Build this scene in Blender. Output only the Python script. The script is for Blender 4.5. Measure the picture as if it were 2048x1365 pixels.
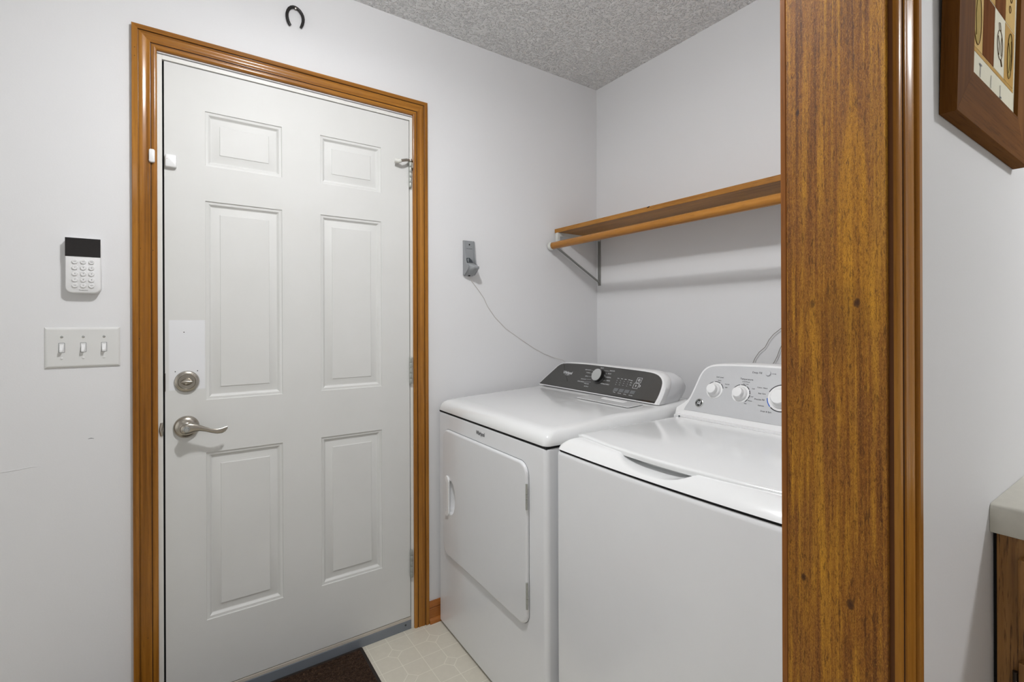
import bpy, bmesh, math, random
from mathutils import Vector, Matrix

for o in list(bpy.data.objects):
    bpy.data.objects.remove(o, do_unlink=True)
SC = bpy.context.scene
COL = SC.collection
random.seed(7)
PI = math.pi

# ------------------------------------------------------------------ camera
CAM_H = 1.23
F_PX, CX_PX, CY_PX = 964.14, 1024.0, 645.23
YAW, ROLL = math.radians(34.466), math.radians(-0.2107)
_r = Vector((math.cos(YAW), -math.sin(YAW), 0))
_f = Vector((math.sin(YAW), math.cos(YAW), 0))
_u = Vector((0, 0, 1))
RIGHT = _r * math.cos(ROLL) + _u * math.sin(ROLL)
UP = _u * math.cos(ROLL) - _r * math.sin(ROLL)
cam_d = bpy.data.cameras.new('camera')
cam = bpy.data.objects.new('camera', cam_d)
COL.objects.link(cam)
m = Matrix((RIGHT, UP, -_f)).transposed().to_4x4()
m.translation = Vector((0, 0, CAM_H))
cam.matrix_world = m
cam_d.sensor_fit = 'HORIZONTAL'
cam_d.sensor_width = 36.0
cam_d.lens = F_PX * 36.0 / 2048.0
cam_d.shift_y = -(682.5 - CY_PX) / 2048.0
cam_d.clip_start = 0.01
cam_d.clip_end = 50
SC.camera = cam

# ------------------------------------------------------------------ world, lights, exposure
SC.view_settings.view_transform = 'Standard'
SC.view_settings.look = 'None'
SC.view_settings.gamma = 1.0
SC.view_settings.use_curve_mapping = False
SC.view_settings.exposure = 0.10
world = bpy.data.worlds.new('world')
SC.world = world
world.use_nodes = True
world.node_tree.nodes['Background'].inputs[0].default_value = (0.8, 0.85, 1.0, 1)
world.node_tree.nodes['Background'].inputs[1].default_value = 0.05

CEIL = 2.445
def area(name, loc, size, power, color=(1, 1, 1), rot=(0, 0, 0), shape='DISK', size_y=None):
    L = bpy.data.lights.new(name, 'AREA')
    L.shape = shape; L.size = size
    if size_y: L.size_y = size_y
    L.energy = power; L.color = color
    o = bpy.data.objects.new(name, L)
    o.location = loc; o.rotation_euler = rot
    COL.objects.link(o)
    return o
# x, y, lowest point of the glass, diameter, brightness of the glowing glass
LIGHTS = [(0.29, 0.85, 2.315, 0.12, 92.0), (-0.75, -1.2, 2.335, 0.3, 9.0), (2.2, -1.0, 2.335, 0.3, 88.0)]  # first is the laundry lamp, the other two are added fill
area('lamp_light', (0.29, 0.85, 2.311), 0.09, 10.0, (0.985, 0.99, 1.0))
# fill light added at the hall's side wall, in place of daylight
area('side_fill_light', (-1.66, 0.75, 1.35), 1.5, 3.5, (0.96, 0.985, 1.0), (0, -PI / 2, 0), 'RECTANGLE', 1.7)

# ------------------------------------------------------------------ pixel -> point on a plane of the room
def ray(px, py):
    return RIGHT * ((px - CX_PX) / F_PX) - UP * ((py - CY_PX) / F_PX) + _f
def onY(px, py, y):
    r = ray(px, py); return Vector((0, 0, CAM_H)) + r * (y / r.y)
def onX(px, py, x):
    r = ray(px, py); return Vector((0, 0, CAM_H)) + r * (x / r.x)

# ------------------------------------------------------------------ materials
def lin(c):
    out = []
    for v in c[:3]:
        v = v / 255.0
        out.append(v / 12.92 if v <= 0.04045 else ((v + 0.055) / 1.055) ** 2.4)
    return tuple(out) + (1.0,)

class NT:
    def __init__(self, name):
        self.m = bpy.data.materials.new(name)
        self.m.use_nodes = True
        self.t = self.m.node_tree
        self.b = self.t.nodes['Principled BSDF']
    def n(self, typ, **kw):
        nd = self.t.nodes.new(typ)
        for k, v in kw.items():
            if k.startswith('in_'):
                key = k[3:]
                nd.inputs[int(key) if key.isdigit() else key.replace('_', ' ')].default_value = v
            else:
                setattr(nd, k, v)
        return nd
    def l(self, a, b):
        self.t.links.new(a, b)
    def math(self, op, a, b=None, clamp=False):
        nd = self.t.nodes.new('ShaderNodeMath'); nd.operation = op; nd.use_clamp = clamp
        for i, v in enumerate((a, b)):
            if v is None: continue
            if isinstance(v, (int, float)): nd.inputs[i].default_value = v
            else: self.l(v, nd.inputs[i])
        return nd.outputs[0]
    def mix(self, fac, a, b):
        nd = self.t.nodes.new('ShaderNodeMix'); nd.data_type = 'RGBA'
        for s, v in ((nd.inputs[0], fac), (nd.inputs[6], a), (nd.inputs[7], b)):
            if isinstance(v, (int, float, tuple)): s.default_value = v
            else: self.l(v, s)
        return nd.outputs[2]
    def coord(self, scale=(1, 1, 1), loc=(0, 0, 0)):
        tc = self.n('ShaderNodeTexCoord')
        mp = self.n('ShaderNodeMapping')
        mp.inputs['Scale'].default_value = scale
        mp.inputs['Location'].default_value = loc
        self.l(tc.outputs['Object'], mp.inputs[0])
        return mp.outputs[0]
    def noise(self, vec, scale, detail=2, rough=0.5, dist=0.0):
        nd = self.n('ShaderNodeTexNoise')
        nd.inputs['Scale'].default_value = scale
        nd.inputs['Detail'].default_value = detail
        nd.inputs['Roughness'].default_value = rough
        nd.inputs['Distortion'].default_value = dist
        self.l(vec, nd.inputs['Vector'])
        return nd.outputs[0]
    def ramp(self, fac, stops):
        nd = self.n('ShaderNodeValToRGB')
        while len(nd.color_ramp.elements) < len(stops): nd.color_ramp.elements.new(0.5)
        for e, (p, c) in zip(nd.color_ramp.elements, stops):
            e.position = p; e.color = c
        self.l(fac, nd.inputs[0])
        return nd.outputs[0]
    def bump(self, h, strength, dist):
        nd = self.n('ShaderNodeBump')
        nd.inputs['Strength'].default_value = strength
        nd.inputs['Distance'].default_value = dist
        self.l(h, nd.inputs['Height'])
        self.l(nd.outputs[0], self.b.inputs['Normal'])

def simple(name, rgb, rough=0.5, metal=0.0, spec=0.5, coat=0.0, var=0.03, vscale=30, bump=0.0, bscale=200, aniso=0.0):
    t = NT(name)
    v = t.coord()
    n = t.noise(v, vscale, 3)
    c = lin(rgb)
    lo = tuple(x * (1 - var) for x in c[:3]) + (1,)
    hi = tuple(min(1, x * (1 + var)) for x in c[:3]) + (1,)
    t.l(t.mix(n, lo, hi), t.b.inputs['Base Color'])
    t.b.inputs['Roughness'].default_value = rough
    t.b.inputs['Metallic'].default_value = metal
    t.b.inputs['Specular IOR Level'].default_value = spec
    t.b.inputs['Coat Weight'].default_value = coat
    t.b.inputs['Coat Roughness'].default_value = 0.12
    if bump:
        t.bump(t.noise(v, bscale, 3), bump, 0.001)
    return t.m

def wood(name, axis, dark, mid, light, scale=1.0, rough=0.35, coat=0.3, fuzz=0.3, pores=0.4, bump=0.15, knots=(), loc=(0, 0, 0), figure=1.0, spec=0.2):
    """stained wood, grain running along axis 'X','Y','Z' of the object"""
    t = NT(name)
    along = 'XYZ'.index(axis)
    def sc(across, al):
        s = [across * scale] * 3; s[along] = al * scale; return tuple(s)
    broad = t.noise(t.coord(sc(9, 0.9), loc), 1.0, 3, 0.55, 0.6)
    fine = t.noise(t.coord(sc(75, 1.6), loc), 1.0, 4, 0.6, 0.3)
    vfine = t.noise(t.coord(sc(330, 18), loc), 1.0, 3, 0.6)
    f = t.math('ADD', t.math('MULTIPLY', broad, 0.62 * figure), t.math('MULTIPLY', fine, 0.38 + 0.62 * (1 - figure)))
    col = t.ramp(f, [(0.30, lin(dark)), (0.48, lin(mid)), (0.66, lin(light))])
    darker = tuple(x * 0.30 for x in lin(dark)[:3]) + (1,)
    pm = t.ramp(vfine, [(0.54, (0, 0, 0, 1)), (0.68, (1, 1, 1, 1))])
    col = t.mix(t.math('MULTIPLY', pm, pores), col, darker)
    if fuzz > 0:
        fz = t.noise(t.coord(sc(420, 120), loc), 1.0, 3, 0.7, 2.0)
        fm = t.ramp(fz, [(0.40, (0, 0, 0, 1)), (0.72, (1, 1, 1, 1))])
        col = t.mix(t.math('MULTIPLY', fm, fuzz), col, lin(light))
    for (kp, kr, kd) in knots:
        cd = t.n('ShaderNodeTexCoord')
        sub = t.n('ShaderNodeVectorMath', operation='SUBTRACT')
        t.l(cd.outputs['Object'], sub.inputs[0]); sub.inputs[1].default_value = kp
        mp = t.n('ShaderNodeMapping'); mp.inputs['Scale'].default_value = tuple((0.6 if i == along else 1.0) / kr for i in range(3))
        t.l(sub.outputs[0], mp.inputs[0])
        ln = t.n('ShaderNodeVectorMath', operation='LENGTH'); t.l(mp.outputs[0], ln.inputs[0])
        wob = t.math('ADD', ln.outputs['Value'], t.math('MULTIPLY', t.math('SUBTRACT', vfine, 0.5), 0.7))
        msk = t.ramp(wob, [(0.0, (1, 1, 1, 1)), (0.75, (0.7, 0.7, 0.7, 1)), (1.0, (0, 0, 0, 1))])
        col = t.mix(t.math('MULTIPLY', msk, kd), col, darker)
    t.l(col, t.b.inputs['Base Color'])
    t.b.inputs['Roughness'].default_value = rough
    t.b.inputs['Specular IOR Level'].default_value = spec
    t.b.inputs['Coat Weight'].default_value = coat
    t.b.inputs['Coat Roughness'].default_value = 0.14
    t.bump(t.math('ADD', fine, t.math('MULTIPLY', vfine, -0.6)), bump, 0.0008)
    return t.m

def wall_paint(name, rgb):
    t = NT(name)
    v = t.coord()
    big = t.noise(v, 1.3, 2)
    c = lin(rgb)
    t.l(t.mix(big, tuple(x * 0.97 for x in c[:3]) + (1,), tuple(min(1, x * 1.03) for x in c[:3]) + (1,)), t.b.inputs['Base Color'])
    t.b.inputs['Roughness'].default_value = 0.55
    t.b.inputs['Specular IOR Level'].default_value = 0.3
    t.bump(t.noise(v, 260, 3), 0.12, 0.001)
    return t.m

def popcorn():
    t = NT('ceiling_texture_paint')
    v = t.coord()
    a = t.noise(v, 120, 2, 0.5)
    b = t.noise(v, 55, 3, 0.6)
    h = t.math('ADD', t.ramp(a, [(0.50, (0, 0, 0, 1)), (0.68, (1, 1, 1, 1))]), t.math('MULTIPLY', b, 0.7))
    t.l(t.mix(t.ramp(a, [(0.45, (0, 0, 0, 1)), (0.66, (1, 1, 1, 1))]), lin((234, 234, 234)), lin((252, 252, 252))), t.b.inputs['Base Color'])  # tips paler than hollows: catch of light put into the colour
    t.b.inputs['Roughness'].default_value = 0.9
    t.bump(h, 0.9, 0.008)
    return t.m

def vinyl():
    t = NT('floor_vinyl')
    tc = t.n('ShaderNodeTexCoord')
    sp = t.n('ShaderNodeSeparateXYZ'); t.l(tc.outputs['Object'], sp.inputs[0])
    P = 0.0763
    def frac_dist(out, off, period):
        # distance to the nearest multiple of period
        a = t.math('DIVIDE', t.math('SUBTRACT', out, off), period)
        f = t.math('SUBTRACT', a, t.math('ROUND', a))
        return t.math('MULTIPLY', t.math('ABSOLUTE', f), period)
    X, Y = sp.outputs[0], sp.outputs[1]
    gx = frac_dist(X, 0.651, P); gy = frac_dist(Y, 1.572, P)
    g = t.math('MINIMUM', gx, gy)
    dx = frac_dist(X, 0.651, 2 * P); dy = frac_dist(Y, 1.572, 2 * P)
    dia = t.math('ADD', dx, dy)
    inside = t.math('LESS_THAN', dia, 0.027)
    line = t.math('LESS_THAN', g, 0.0011)
    line = t.math('MULTIPLY', line, t.math('SUBTRACT', 1.0, inside))
    ring = t.math('LESS_THAN', t.math('ABSOLUTE', t.math('SUBTRACT', dia, 0.027)), 0.0016)
    ln = t.math('MAXIMUM', line, ring)
    n = t.noise(tc.outputs['Object'], 45, 5, 0.65)
    n2 = t.noise(tc.outputs['Object'], 9, 3)
    base = t.mix(n, lin((206, 200, 184)), lin((222, 216, 200)))
    base = t.mix(t.math('MULTIPLY', n2, 0.35), base, lin((199, 196, 186)))
    col = t.mix(t.math('MULTIPLY', ln, 0.75), base, lin((238, 234, 220)))
    t.l(col, t.b.inputs['Base Color'])
    t.b.inputs['Roughness'].default_value = 0.42
    t.bump(t.math('ADD', t.math('MULTIPLY', ln, 0.6), t.math('MULTIPLY', n, 0.3)), 0.15, 0.001)
    return t.m

def mat_fabric():
    t = NT('mat_pile')
    v = t.coord()
    a = t.noise(v, 420, 3, 0.7)
    b = t.noise(v, 110, 3, 0.6, 1.0)
    t.l(t.ramp(t.math('ADD', t.math('MULTIPLY', a, 0.6), t.math('MULTIPLY', b, 0.4)),
               [(0.38, lin((36, 27, 22))), (0.52, lin((66, 50, 40))), (0.68, lin((112, 88, 68)))]), t.b.inputs['Base Color'])
    t.b.inputs['Roughness'].default_value = 1.0
    t.b.inputs['Specular IOR Level'].default_value = 0.1
    t.bump(a, 1.0, 0.004)
    return t.m

def door_paint():
    """white door paint with a brighter touched-up rectangle around the lock and faint grime"""
    t = NT('door_paint')
    tc = t.n('ShaderNodeTexCoord')
    sp = t.n('ShaderNodeSeparateXYZ'); t.l(tc.outputs['Object'], sp.inputs[0])
    X, Z = sp.outputs[0], sp.outputs[2]
    def band(v, lo, hi, soft=0.005):
        a = t.n('ShaderNodeMapRange'); a.inputs['From Min'].default_value = lo; a.inputs['From Max'].default_value = lo + soft
        t.l(v, a.inputs['Value'])
        b = t.n('ShaderNodeMapRange'); b.inputs['From Min'].default_value = hi; b.inputs['From Max'].default_value = hi - soft
        t.l(v, b.inputs['Value'])
        return t.math('MULTIPLY', a.outputs[0], b.outputs[0])
    # object origin is the door's base at x=0.358: rectangle x -0.034..0.065
    patch = t.math('MULTIPLY', band(X, -0.034 - 0.358, 0.066 - 0.358), band(Z, 1.02, 1.243, 0.004))
    n = t.noise(tc.outputs['Object'], 5, 4, 0.6)
    n2 = t.noise(tc.outputs['Object'], 60, 3)
    base = t.mix(n, lin((212, 212, 209)), lin((221, 221, 219)))
    grime = t.n('ShaderNodeMapRange'); grime.inputs['From Min'].default_value = 0.62; grime.inputs['From Max'].default_value = 0.75
    t.l(t.noise(tc.outputs['Object'], 2.2, 3), grime.inputs['Value'])
    base = t.mix(t.math('MULTIPLY', grime.outputs[0], 0.2), base, lin((205, 198, 184)))
    col = t.mix(t.math('MULTIPLY', patch, 0.7), base, lin((234, 235, 239)))
    t.l(col, t.b.inputs['Base Color'])
    r = t.math('SUBTRACT', 0.5, t.math('MULTIPLY', patch, 0.1))
    t.l(r, t.b.inputs['Roughness'])
    t.b.inputs['Specular IOR Level'].default_value = 0.35
    t.bump(n2, 0.05, 0.001)
    return t.m

M = {}
M['wall'] = wall_paint('wall_paint', (228, 228, 229))
M['ceiling'] = popcorn()
M['floor'] = vinyl()
M['mat'] = mat_fabric()
M['mat_edge'] = simple('mat_edge_rubber', (38, 30, 25), 0.8)
M['door'] = door_paint()
M['white_paint'] = simple('white_trim_paint', (226, 225, 220), 0.45, var=0.04)
W_D, W_M, W_L = (100, 60, 14), (148, 95, 30), (178, 122, 48)
M['casing_z'] = wood('stained_casing_upright', 'Z', W_D, W_M, W_L, fuzz=0.0, pores=0.18, rough=0.3, coat=0.35, bump=0.05, figure=0.75)
M['casing_x'] = wood('stained_casing_head', 'X', W_D, W_M, W_L, fuzz=0.0, pores=0.18, rough=0.3, coat=0.35, bump=0.05, loc=(3, 2, 1), figure=0.75)
M['casing_kitchen'] = wood('stained_casing_kitchen_side', 'Z', (112, 66, 16), (164, 108, 38), (192, 136, 62), fuzz=0.0, pores=0.18, rough=0.3, coat=0.12, bump=0.05, figure=0.75, spec=0.1)
M['edge_dark'] = simple('casing_edge_dark', (98, 58, 24), 0.5, var=0.1, spec=0.2)  # darker brown for the casing's inner side face
M['inner_strip'] = wood('inner_casing_wood', 'Z', (88, 48, 16), (120, 70, 26), (150, 94, 40), fuzz=0.0, pores=0.3, rough=0.4, coat=0.1, bump=0.05)
M['groove'] = simple('groove_stain', (62, 34, 14), 0.5)
M['shelf_wood'] = wood('shelf_wood', 'Y', (104, 66, 24), (152, 102, 42), (180, 126, 56), fuzz=0.05, pores=0.5, rough=0.45, coat=0.12, bump=0.1)
M['rod_wood'] = wood('rod_wood', 'Y', (112, 68, 20), (156, 102, 36), (182, 126, 54), fuzz=0.0, pores=0.25, rough=0.35, coat=0.4, bump=0.04, loc=(5, 1, 3))
M['base_wood'] = wood('baseboard_wood', 'X', (116, 66, 24), (164, 100, 44), (188, 124, 62), fuzz=0.0, pores=0.2, rough=0.35, coat=0.4, bump=0.05)
M['base_wood_y'] = wood('baseboard_wood_side', 'Y', (116, 66, 24), (164, 100, 44), (188, 124, 62), fuzz=0.0, pores=0.2, rough=0.35, coat=0.4, bump=0.05)
JX = 0.689
def kn(px, py):
    p = onX(px, py, JX); return (p.x, p.y, p.z)
def rough_jamb():
    t = NT('rough_jamb_wood')
    tc = t.n('ShaderNodeTexCoord')
    sp = t.n('ShaderNodeSeparateXYZ'); t.l(tc.outputs['Object'], sp.inputs[0])
    Y, Z = sp.outputs[1], sp.outputs[2]
    L0 = (0, .7, .35)
    broad = t.noise(t.coord((14, 26, 1.3), L0), 1.0, 3, 0.6, 1.2)
    streak = t.noise(t.coord((90, 150, 2.6), L0), 1.0, 4, 0.65, 0.4)
    blot = t.noise(t.coord((12, 22, 5.5), (1, 2, .4)), 1.0, 4, 0.6, 1.0)
    f = t.math('ADD', t.math('MULTIPLY', broad, 0.45), t.math('MULTIPLY', streak, 0.55))
    col = t.ramp(f, [(0.38, lin((92, 52, 18))), (0.46, lin((136, 84, 30))), (0.53, lin((162, 108, 34))), (0.61, lin((200, 142, 42)))])
    mauve = t.ramp(blot, [(0.44, (0, 0, 0, 1)), (0.62, (1, 1, 1, 1))])
    col = t.mix(t.math('MULTIPLY', mauve, 0.40), col, lin((124, 78, 42)))
    # pointed golden tongue of figure
    tip = onX(1705, 145, JX)
    dz = t.math('SUBTRACT', tip.z, Z)
    wid = t.math('MULTIPLY', dz, 0.115)
    wid = t.math('MINIMUM', wid, 0.017)
    wob = t.math('MULTIPLY', t.math('SUBTRACT', streak, 0.5), 0.010)
    dy = t.math('ABSOLUTE', t.math('SUBTRACT', t.math('ADD', Y, wob), tip.y))
    tm = t.n('ShaderNodeMapRange'); tm.inputs['From Min'].default_value = -0.002; tm.inputs['From Max'].default_value = 0.0025
    t.l(t.math('SUBTRACT', wid, dy), tm.inputs['Value'])
    fade = t.n('ShaderNodeMapRange'); fade.inputs['From Min'].default_value = 0.42; fade.inputs['From Max'].default_value = 0.10
    t.l(dz, fade.inputs['Value'])
    col = t.mix(t.math('MULTIPLY', t.math('MULTIPLY', tm.outputs[0], fade.outputs[0]), 0.6), col, lin((190, 130, 30)))
    # short fuzzy dark strokes and pale hairs
    h1 = t.noise(t.coord((640, 800, 210), L0), 1.0, 3, 0.7, 1.6)
    h2 = t.noise(t.coord((350, 430, 60), (4, 1, 2)), 1.0, 2, 0.6, 0.8)
    dk = t.ramp(h1, [(0.50, (0, 0, 0, 1)), (0.62, (1, 1, 1, 1))])
    dk2 = t.ramp(h2, [(0.56, (0, 0, 0, 1)), (0.66, (1, 1, 1, 1))])
    lt = t.ramp(h1, [(0.34, (1, 1, 1, 1)), (0.46, (0, 0, 0, 1))])
    col = t.mix(t.math('MULTIPLY', lt, 0.45), col, lin((198, 146, 56)))
    col = t.mix(t.math('MULTIPLY', dk, 0.60), col, lin((78, 42, 14)))
    col = t.mix(t.math('MULTIPLY', dk2, 0.55), col, lin((60, 32, 12)))
    for (kp, kr, kd) in [(kn(1625, 608), 0.0036, 0.7), (kn(1714, 606), 0.0040, 0.95), (kn(1607, 1155), 0.0034, 0.95), (kn(1701, 1210), 0.0048, 0.9), (kn(1595, 226), 0.0028, 0.95), (kn(1685, 640), 0.034, 0.22), (kn(1685, 30), 0.03, 0.16), (kn(1690, 225), 0.010, 0.0)]:
        if kd <= 0: continue
        sub = t.n('ShaderNodeVectorMath', operation='SUBTRACT')
        t.l(tc.outputs['Object'], sub.inputs[0]); sub.inputs[1].default_value = kp
        mp = t.n('ShaderNodeMapping'); mp.inputs['Scale'].default_value = (1 / kr, 1 / kr, .6 / kr)
        t.l(sub.outputs[0], mp.inputs[0])
        ln = t.n('ShaderNodeVectorMath', operation='LENGTH'); t.l(mp.outputs[0], ln.inputs[0])
        wob = t.math('ADD', ln.outputs['Value'], t.math('MULTIPLY', t.math('SUBTRACT', h2, 0.5), 0.8))
        msk = t.ramp(wob, [(0.0, (1, 1, 1, 1)), (0.7, (0.75, 0.75, 0.75, 1)), (1.0, (0, 0, 0, 1))])
        col = t.mix(t.math('MULTIPLY', msk, kd), col, lin((52, 28, 16)))
    t.l(col, t.b.inputs['Base Color'])
    t.b.inputs['Roughness'].default_value = 0.5
    t.b.inputs['Specular IOR Level'].default_value = 0.22
    t.bump(t.math('ADD', t.math('MULTIPLY', h1, -0.7), t.math('MULTIPLY', streak, 0.5)), 0.5, 0.0012)
    return t.m
M['jamb'] = rough_jamb()
M['oak'] = wood('oak_cabinet', 'Z', (104, 70, 36), (158, 112, 62), (182, 134, 80), fuzz=0.0, pores=0.8, rough=0.4, coat=0.3, bump=0.25)
M['frame_x'] = wood('picture_frame_rail', 'X', (80, 48, 20), (106, 67, 28), (126, 84, 40), fuzz=0.0, pores=0.3, rough=0.7, coat=0.0, spec=0.04, bump=0.05)
M['frame_z'] = wood('picture_frame_stile', 'Z', (80, 48, 20), (106, 67, 28), (126, 84, 40), fuzz=0.0, pores=0.3, rough=0.7, coat=0.0, spec=0.04, bump=0.05)
M['laminate'] = simple('counter_laminate', (208, 205, 194), 0.35, var=0.09, vscale=40)
M['enamel'] = simple('white_enamel', (228, 229, 231), 0.28, coat=0.5, var=0.01)
M['enamel_top'] = simple('white_enamel_glossy', (232, 233, 233), 0.14, coat=0.6, var=0.01)
M['plastic_white'] = simple('white_plastic', (232, 232, 232), 0.35, var=0.01)
M['console_grey'] = simple('silver_console_panel', (196, 197, 199), 0.38, metal=0.15, var=0.02)
M['console_dark'] = simple('charcoal_console_panel', (60, 59, 57), 0.3, coat=0.4, var=0.08, vscale=60)
M['black_gloss'] = simple('black_gloss', (14, 13, 13), 0.08, coat=0.5)
M['screen'] = simple('black_screen_glass', (20, 16, 15), 0.05, coat=1.0)
M['print_white'] = simple('white_print', (222, 224, 226), 0.5)
M['print_grey'] = simple('grey_print', (104, 106, 108), 0.5)
M['print_dark'] = simple('dark_print', (44, 44, 48), 0.5)
M['print_blue'] = simple('blue_print', (42, 96, 190), 0.5)
M['nickel'] = simple('satin_nickel', (176, 170, 160), 0.27, metal=1.0, var=0.03, vscale=90)
M['hinge'] = simple('aged_hinge_steel', (176, 178, 172), 0.45, metal=0.6, var=0.12, vscale=120)
M['chrome'] = simple('brushed_knob_face', (200, 202, 200), 0.25, metal=0.9)
M['dark'] = simple('dark_gap', (18, 18, 20), 0.9)
M['latch_dark'] = simple('bronzed_latch_metal', (70, 62, 56), 0.35, metal=0.7)
M['iron'] = simple('dark_worn_iron', (44, 42, 42), 0.38, metal=0.5, var=0.5, vscale=160, bump=0.5)
M['grey_plastic'] = simple('grey_plastic', (146, 149, 151), 0.35, var=0.03)
M['grey_plastic_dark'] = simple('dark_grey_plastic', (62, 68, 72), 0.35)
M['bracket'] = simple('grey_bracket_steel', (158, 158, 154), 0.35, metal=0.7, var=0.08)
M['bracket_white'] = simple('white_bracket_enamel', (214, 214, 208), 0.4, var=0.04)
M['sill'] = simple('grey_painted_sill', (128, 134, 142), 0.45, metal=0.2, var=0.12, vscale=12)
M['sweep'] = simple('pale_vinyl_strip', (196, 188, 176), 0.6, var=0.05)
M['switch'] = simple('switch_plate_plastic', (222, 222, 220), 0.32, var=0.01)
M['cord'] = simple('pale_cord', (206, 200, 192), 0.6)
M['cable'] = simple('grey_cable', (150, 146, 140), 0.6)
M['hose'] = simple('grey_hose', (96, 98, 102), 0.6)
M['art_white'] = simple('art_cream', (226, 222, 202), 0.6, spec=0.05, var=0.05)
M['art_gold'] = simple('art_gold', (206, 172, 104), 0.6, spec=0.05, var=0.12, vscale=60)
M['art_ochre'] = simple('art_ochre', (190, 150, 78), 0.6, spec=0.05, var=0.15, vscale=60)
M['art_brown'] = wood('art_woodgrain_square', 'Z', (92, 54, 30), (116, 72, 42), (136, 90, 54), scale=1.5, fuzz=0, pores=0.2, rough=0.9, coat=0, bump=0, spec=0.02)
M['art_line'] = simple('art_ink', (92, 68, 38), 0.7, spec=0.05)
M['art_fill'] = simple('art_olive_wash', (176, 152, 84), 0.7, spec=0.05, var=0.2, vscale=50)
def glow(strength):
    t = NT('lamp_glass')
    t.b.inputs['Base Color'].default_value = (0.9, 0.9, 0.9, 1)
    t.b.inputs['Emission Color'].default_value = (0.98, 0.985, 1.0, 1)
    t.b.inputs['Emission Strength'].default_value = strength
    return t.m

# ------------------------------------------------------------------ object helpers
def T(name, loc, rotz=0.0, label=None, cat=None, group=None, kind=None):
    o = bpy.data.objects.new(name, None)
    o.empty_display_size = 0.05
    o.location = loc; o.rotation_euler = (0, 0, rotz)
    COL.objects.link(o)
    o['_m'] = 1
    tag(o, label, cat, group, kind)
    return o
def tag(o, label=None, cat=None, group=None, kind=None):
    if label: o['label'] = label
    if cat: o['category'] = cat
    if group: o['group'] = group
    if kind: o['kind'] = kind
    return o
def rootmat(o):
    while o.parent: o = o.parent
    return Matrix.Translation(o.location) @ o.rotation_euler.to_matrix().to_4x4()
def part(name, bm, mat, parent=None, world=True, smooth=False, label=None, kind=None, bevel=0.0, bseg=2):
    """link bm as ONE mesh object; world=True: vertices given in room coordinates"""
    if parent is not None and world:
        bm.transform(rootmat(parent).inverted())
    bmesh.ops.recalc_face_normals(bm, faces=bm.faces)
    me = bpy.data.meshes.new(name)
    bm.to_mesh(me); bm.free()
    mats = mat if isinstance(mat, (list, tuple)) else [mat]
    for mm in mats: me.materials.append(mm)
    if smooth:
        for p in me.polygons: p.use_smooth = True
        try: me.set_sharp_from_angle(angle=math.radians(smooth if smooth > 1 else 40))
        except Exception: pass
    o = bpy.data.objects.new(name, me)
    COL.objects.link(o)
    if parent is not None: o.parent = parent
    if bevel:
        md = o.modifiers.new('bevel', 'BEVEL'); md.width = bevel; md.segments = bseg; md.limit_method = 'ANGLE'
        md.harden_normals = False
    if label: o['label'] = label
    if kind: o['kind'] = kind
    return o
def box(bm, x0, x1, y0, y1, z0, z1, mi=0):
    vs = [bm.verts.new(p) for p in ((x0, y0, z0), (x1, y0, z0), (x1, y1, z0), (x0, y1, z0), (x0, y0, z1), (x1, y0, z1), (x1, y1, z1), (x0, y1, z1))]
    for f in ((0, 3, 2, 1), (4, 5, 6, 7), (0, 1, 5, 4), (1, 2, 6, 5), (2, 3, 7, 6), (3, 0, 4, 7)):
        fc = bm.faces.new([vs[i] for i in f]); fc.material_index = mi
    return vs
def B(*a):
    bm = bmesh.new(); box(bm, *a); return bm
def loft(bm, rings, cap0=True, cap1=True, closed=True, mi=0):
    vr = [[bm.verts.new(p) for p in r] for r in rings]
    n = len(vr[0])
    for a, b in zip(vr[:-1], vr[1:]):
        for i in range(n if closed else n - 1):
            j = (i + 1) % n
            f = bm.faces.new((a[i], a[j], b[j], b[i])); f.material_index = mi
    if cap0: f = bm.faces.new(list(reversed(vr[0]))); f.material_index = mi
    if cap1: f = bm.faces.new(vr[-1]); f.material_index = mi
    return vr
def tube(bm, pts, rad, n=10, cap=True, flat=None):
    """round tube along pts; rad number or list; flat=(normal,ratio) squashes along normal"""
    pts = [Vector(p) for p in pts]
    rings = []
    prev = None
    for i, p in enumerate(pts):
        d = (pts[min(i + 1, len(pts) - 1)] - pts[max(i - 1, 0)]).normalized()
        a = prev if prev is not None else (Vector((0, 0, 1)) if abs(d.z) < 0.9 else Vector((1, 0, 0)))
        s = d.cross(a).normalized(); b = s.cross(d).normalized()
        prev = b
        r = rad[i] if isinstance(rad, (list, tuple)) else rad
        ring = []
        for k in range(n):
            t = 2 * PI * k / n
            off = s * math.cos(t) * r + b * math.sin(t) * r
            if flat:
                nn = Vector(flat[0]); off -= nn * off.dot(nn) * (1 - flat[1])
            ring.append(p + off)
        rings.append(ring)
    loft(bm, rings, cap, cap)
def lathe(bm, prof, mat4=None, n=32, cap=True, mi=0):
    """prof list of (radius, height); axis +Z of mat4"""
    mat4 = mat4 or Matrix.Identity(4)
    rings = [[mat4 @ Vector((r * math.cos(2 * PI * k / n), r * math.sin(2 * PI * k / n), h)) for k in range(n)] for r, h in prof]
    loft(bm, rings, cap, cap, mi=mi)
def rrect(x0, x1, y0, y1, r, seg=6):
    pts = []
    for cx, cy, a0 in ((x1 - r, y1 - r, 0), (x0 + r, y1 - r, 90), (x0 + r, y0 + r, 180), (x1 - r, y0 + r, 270)):
        for k in range(seg + 1):
            a = math.radians(a0 + 90 * k / seg)
            pts.append((cx + r * math.cos(a), cy + r * math.sin(a)))
    return pts
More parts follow.
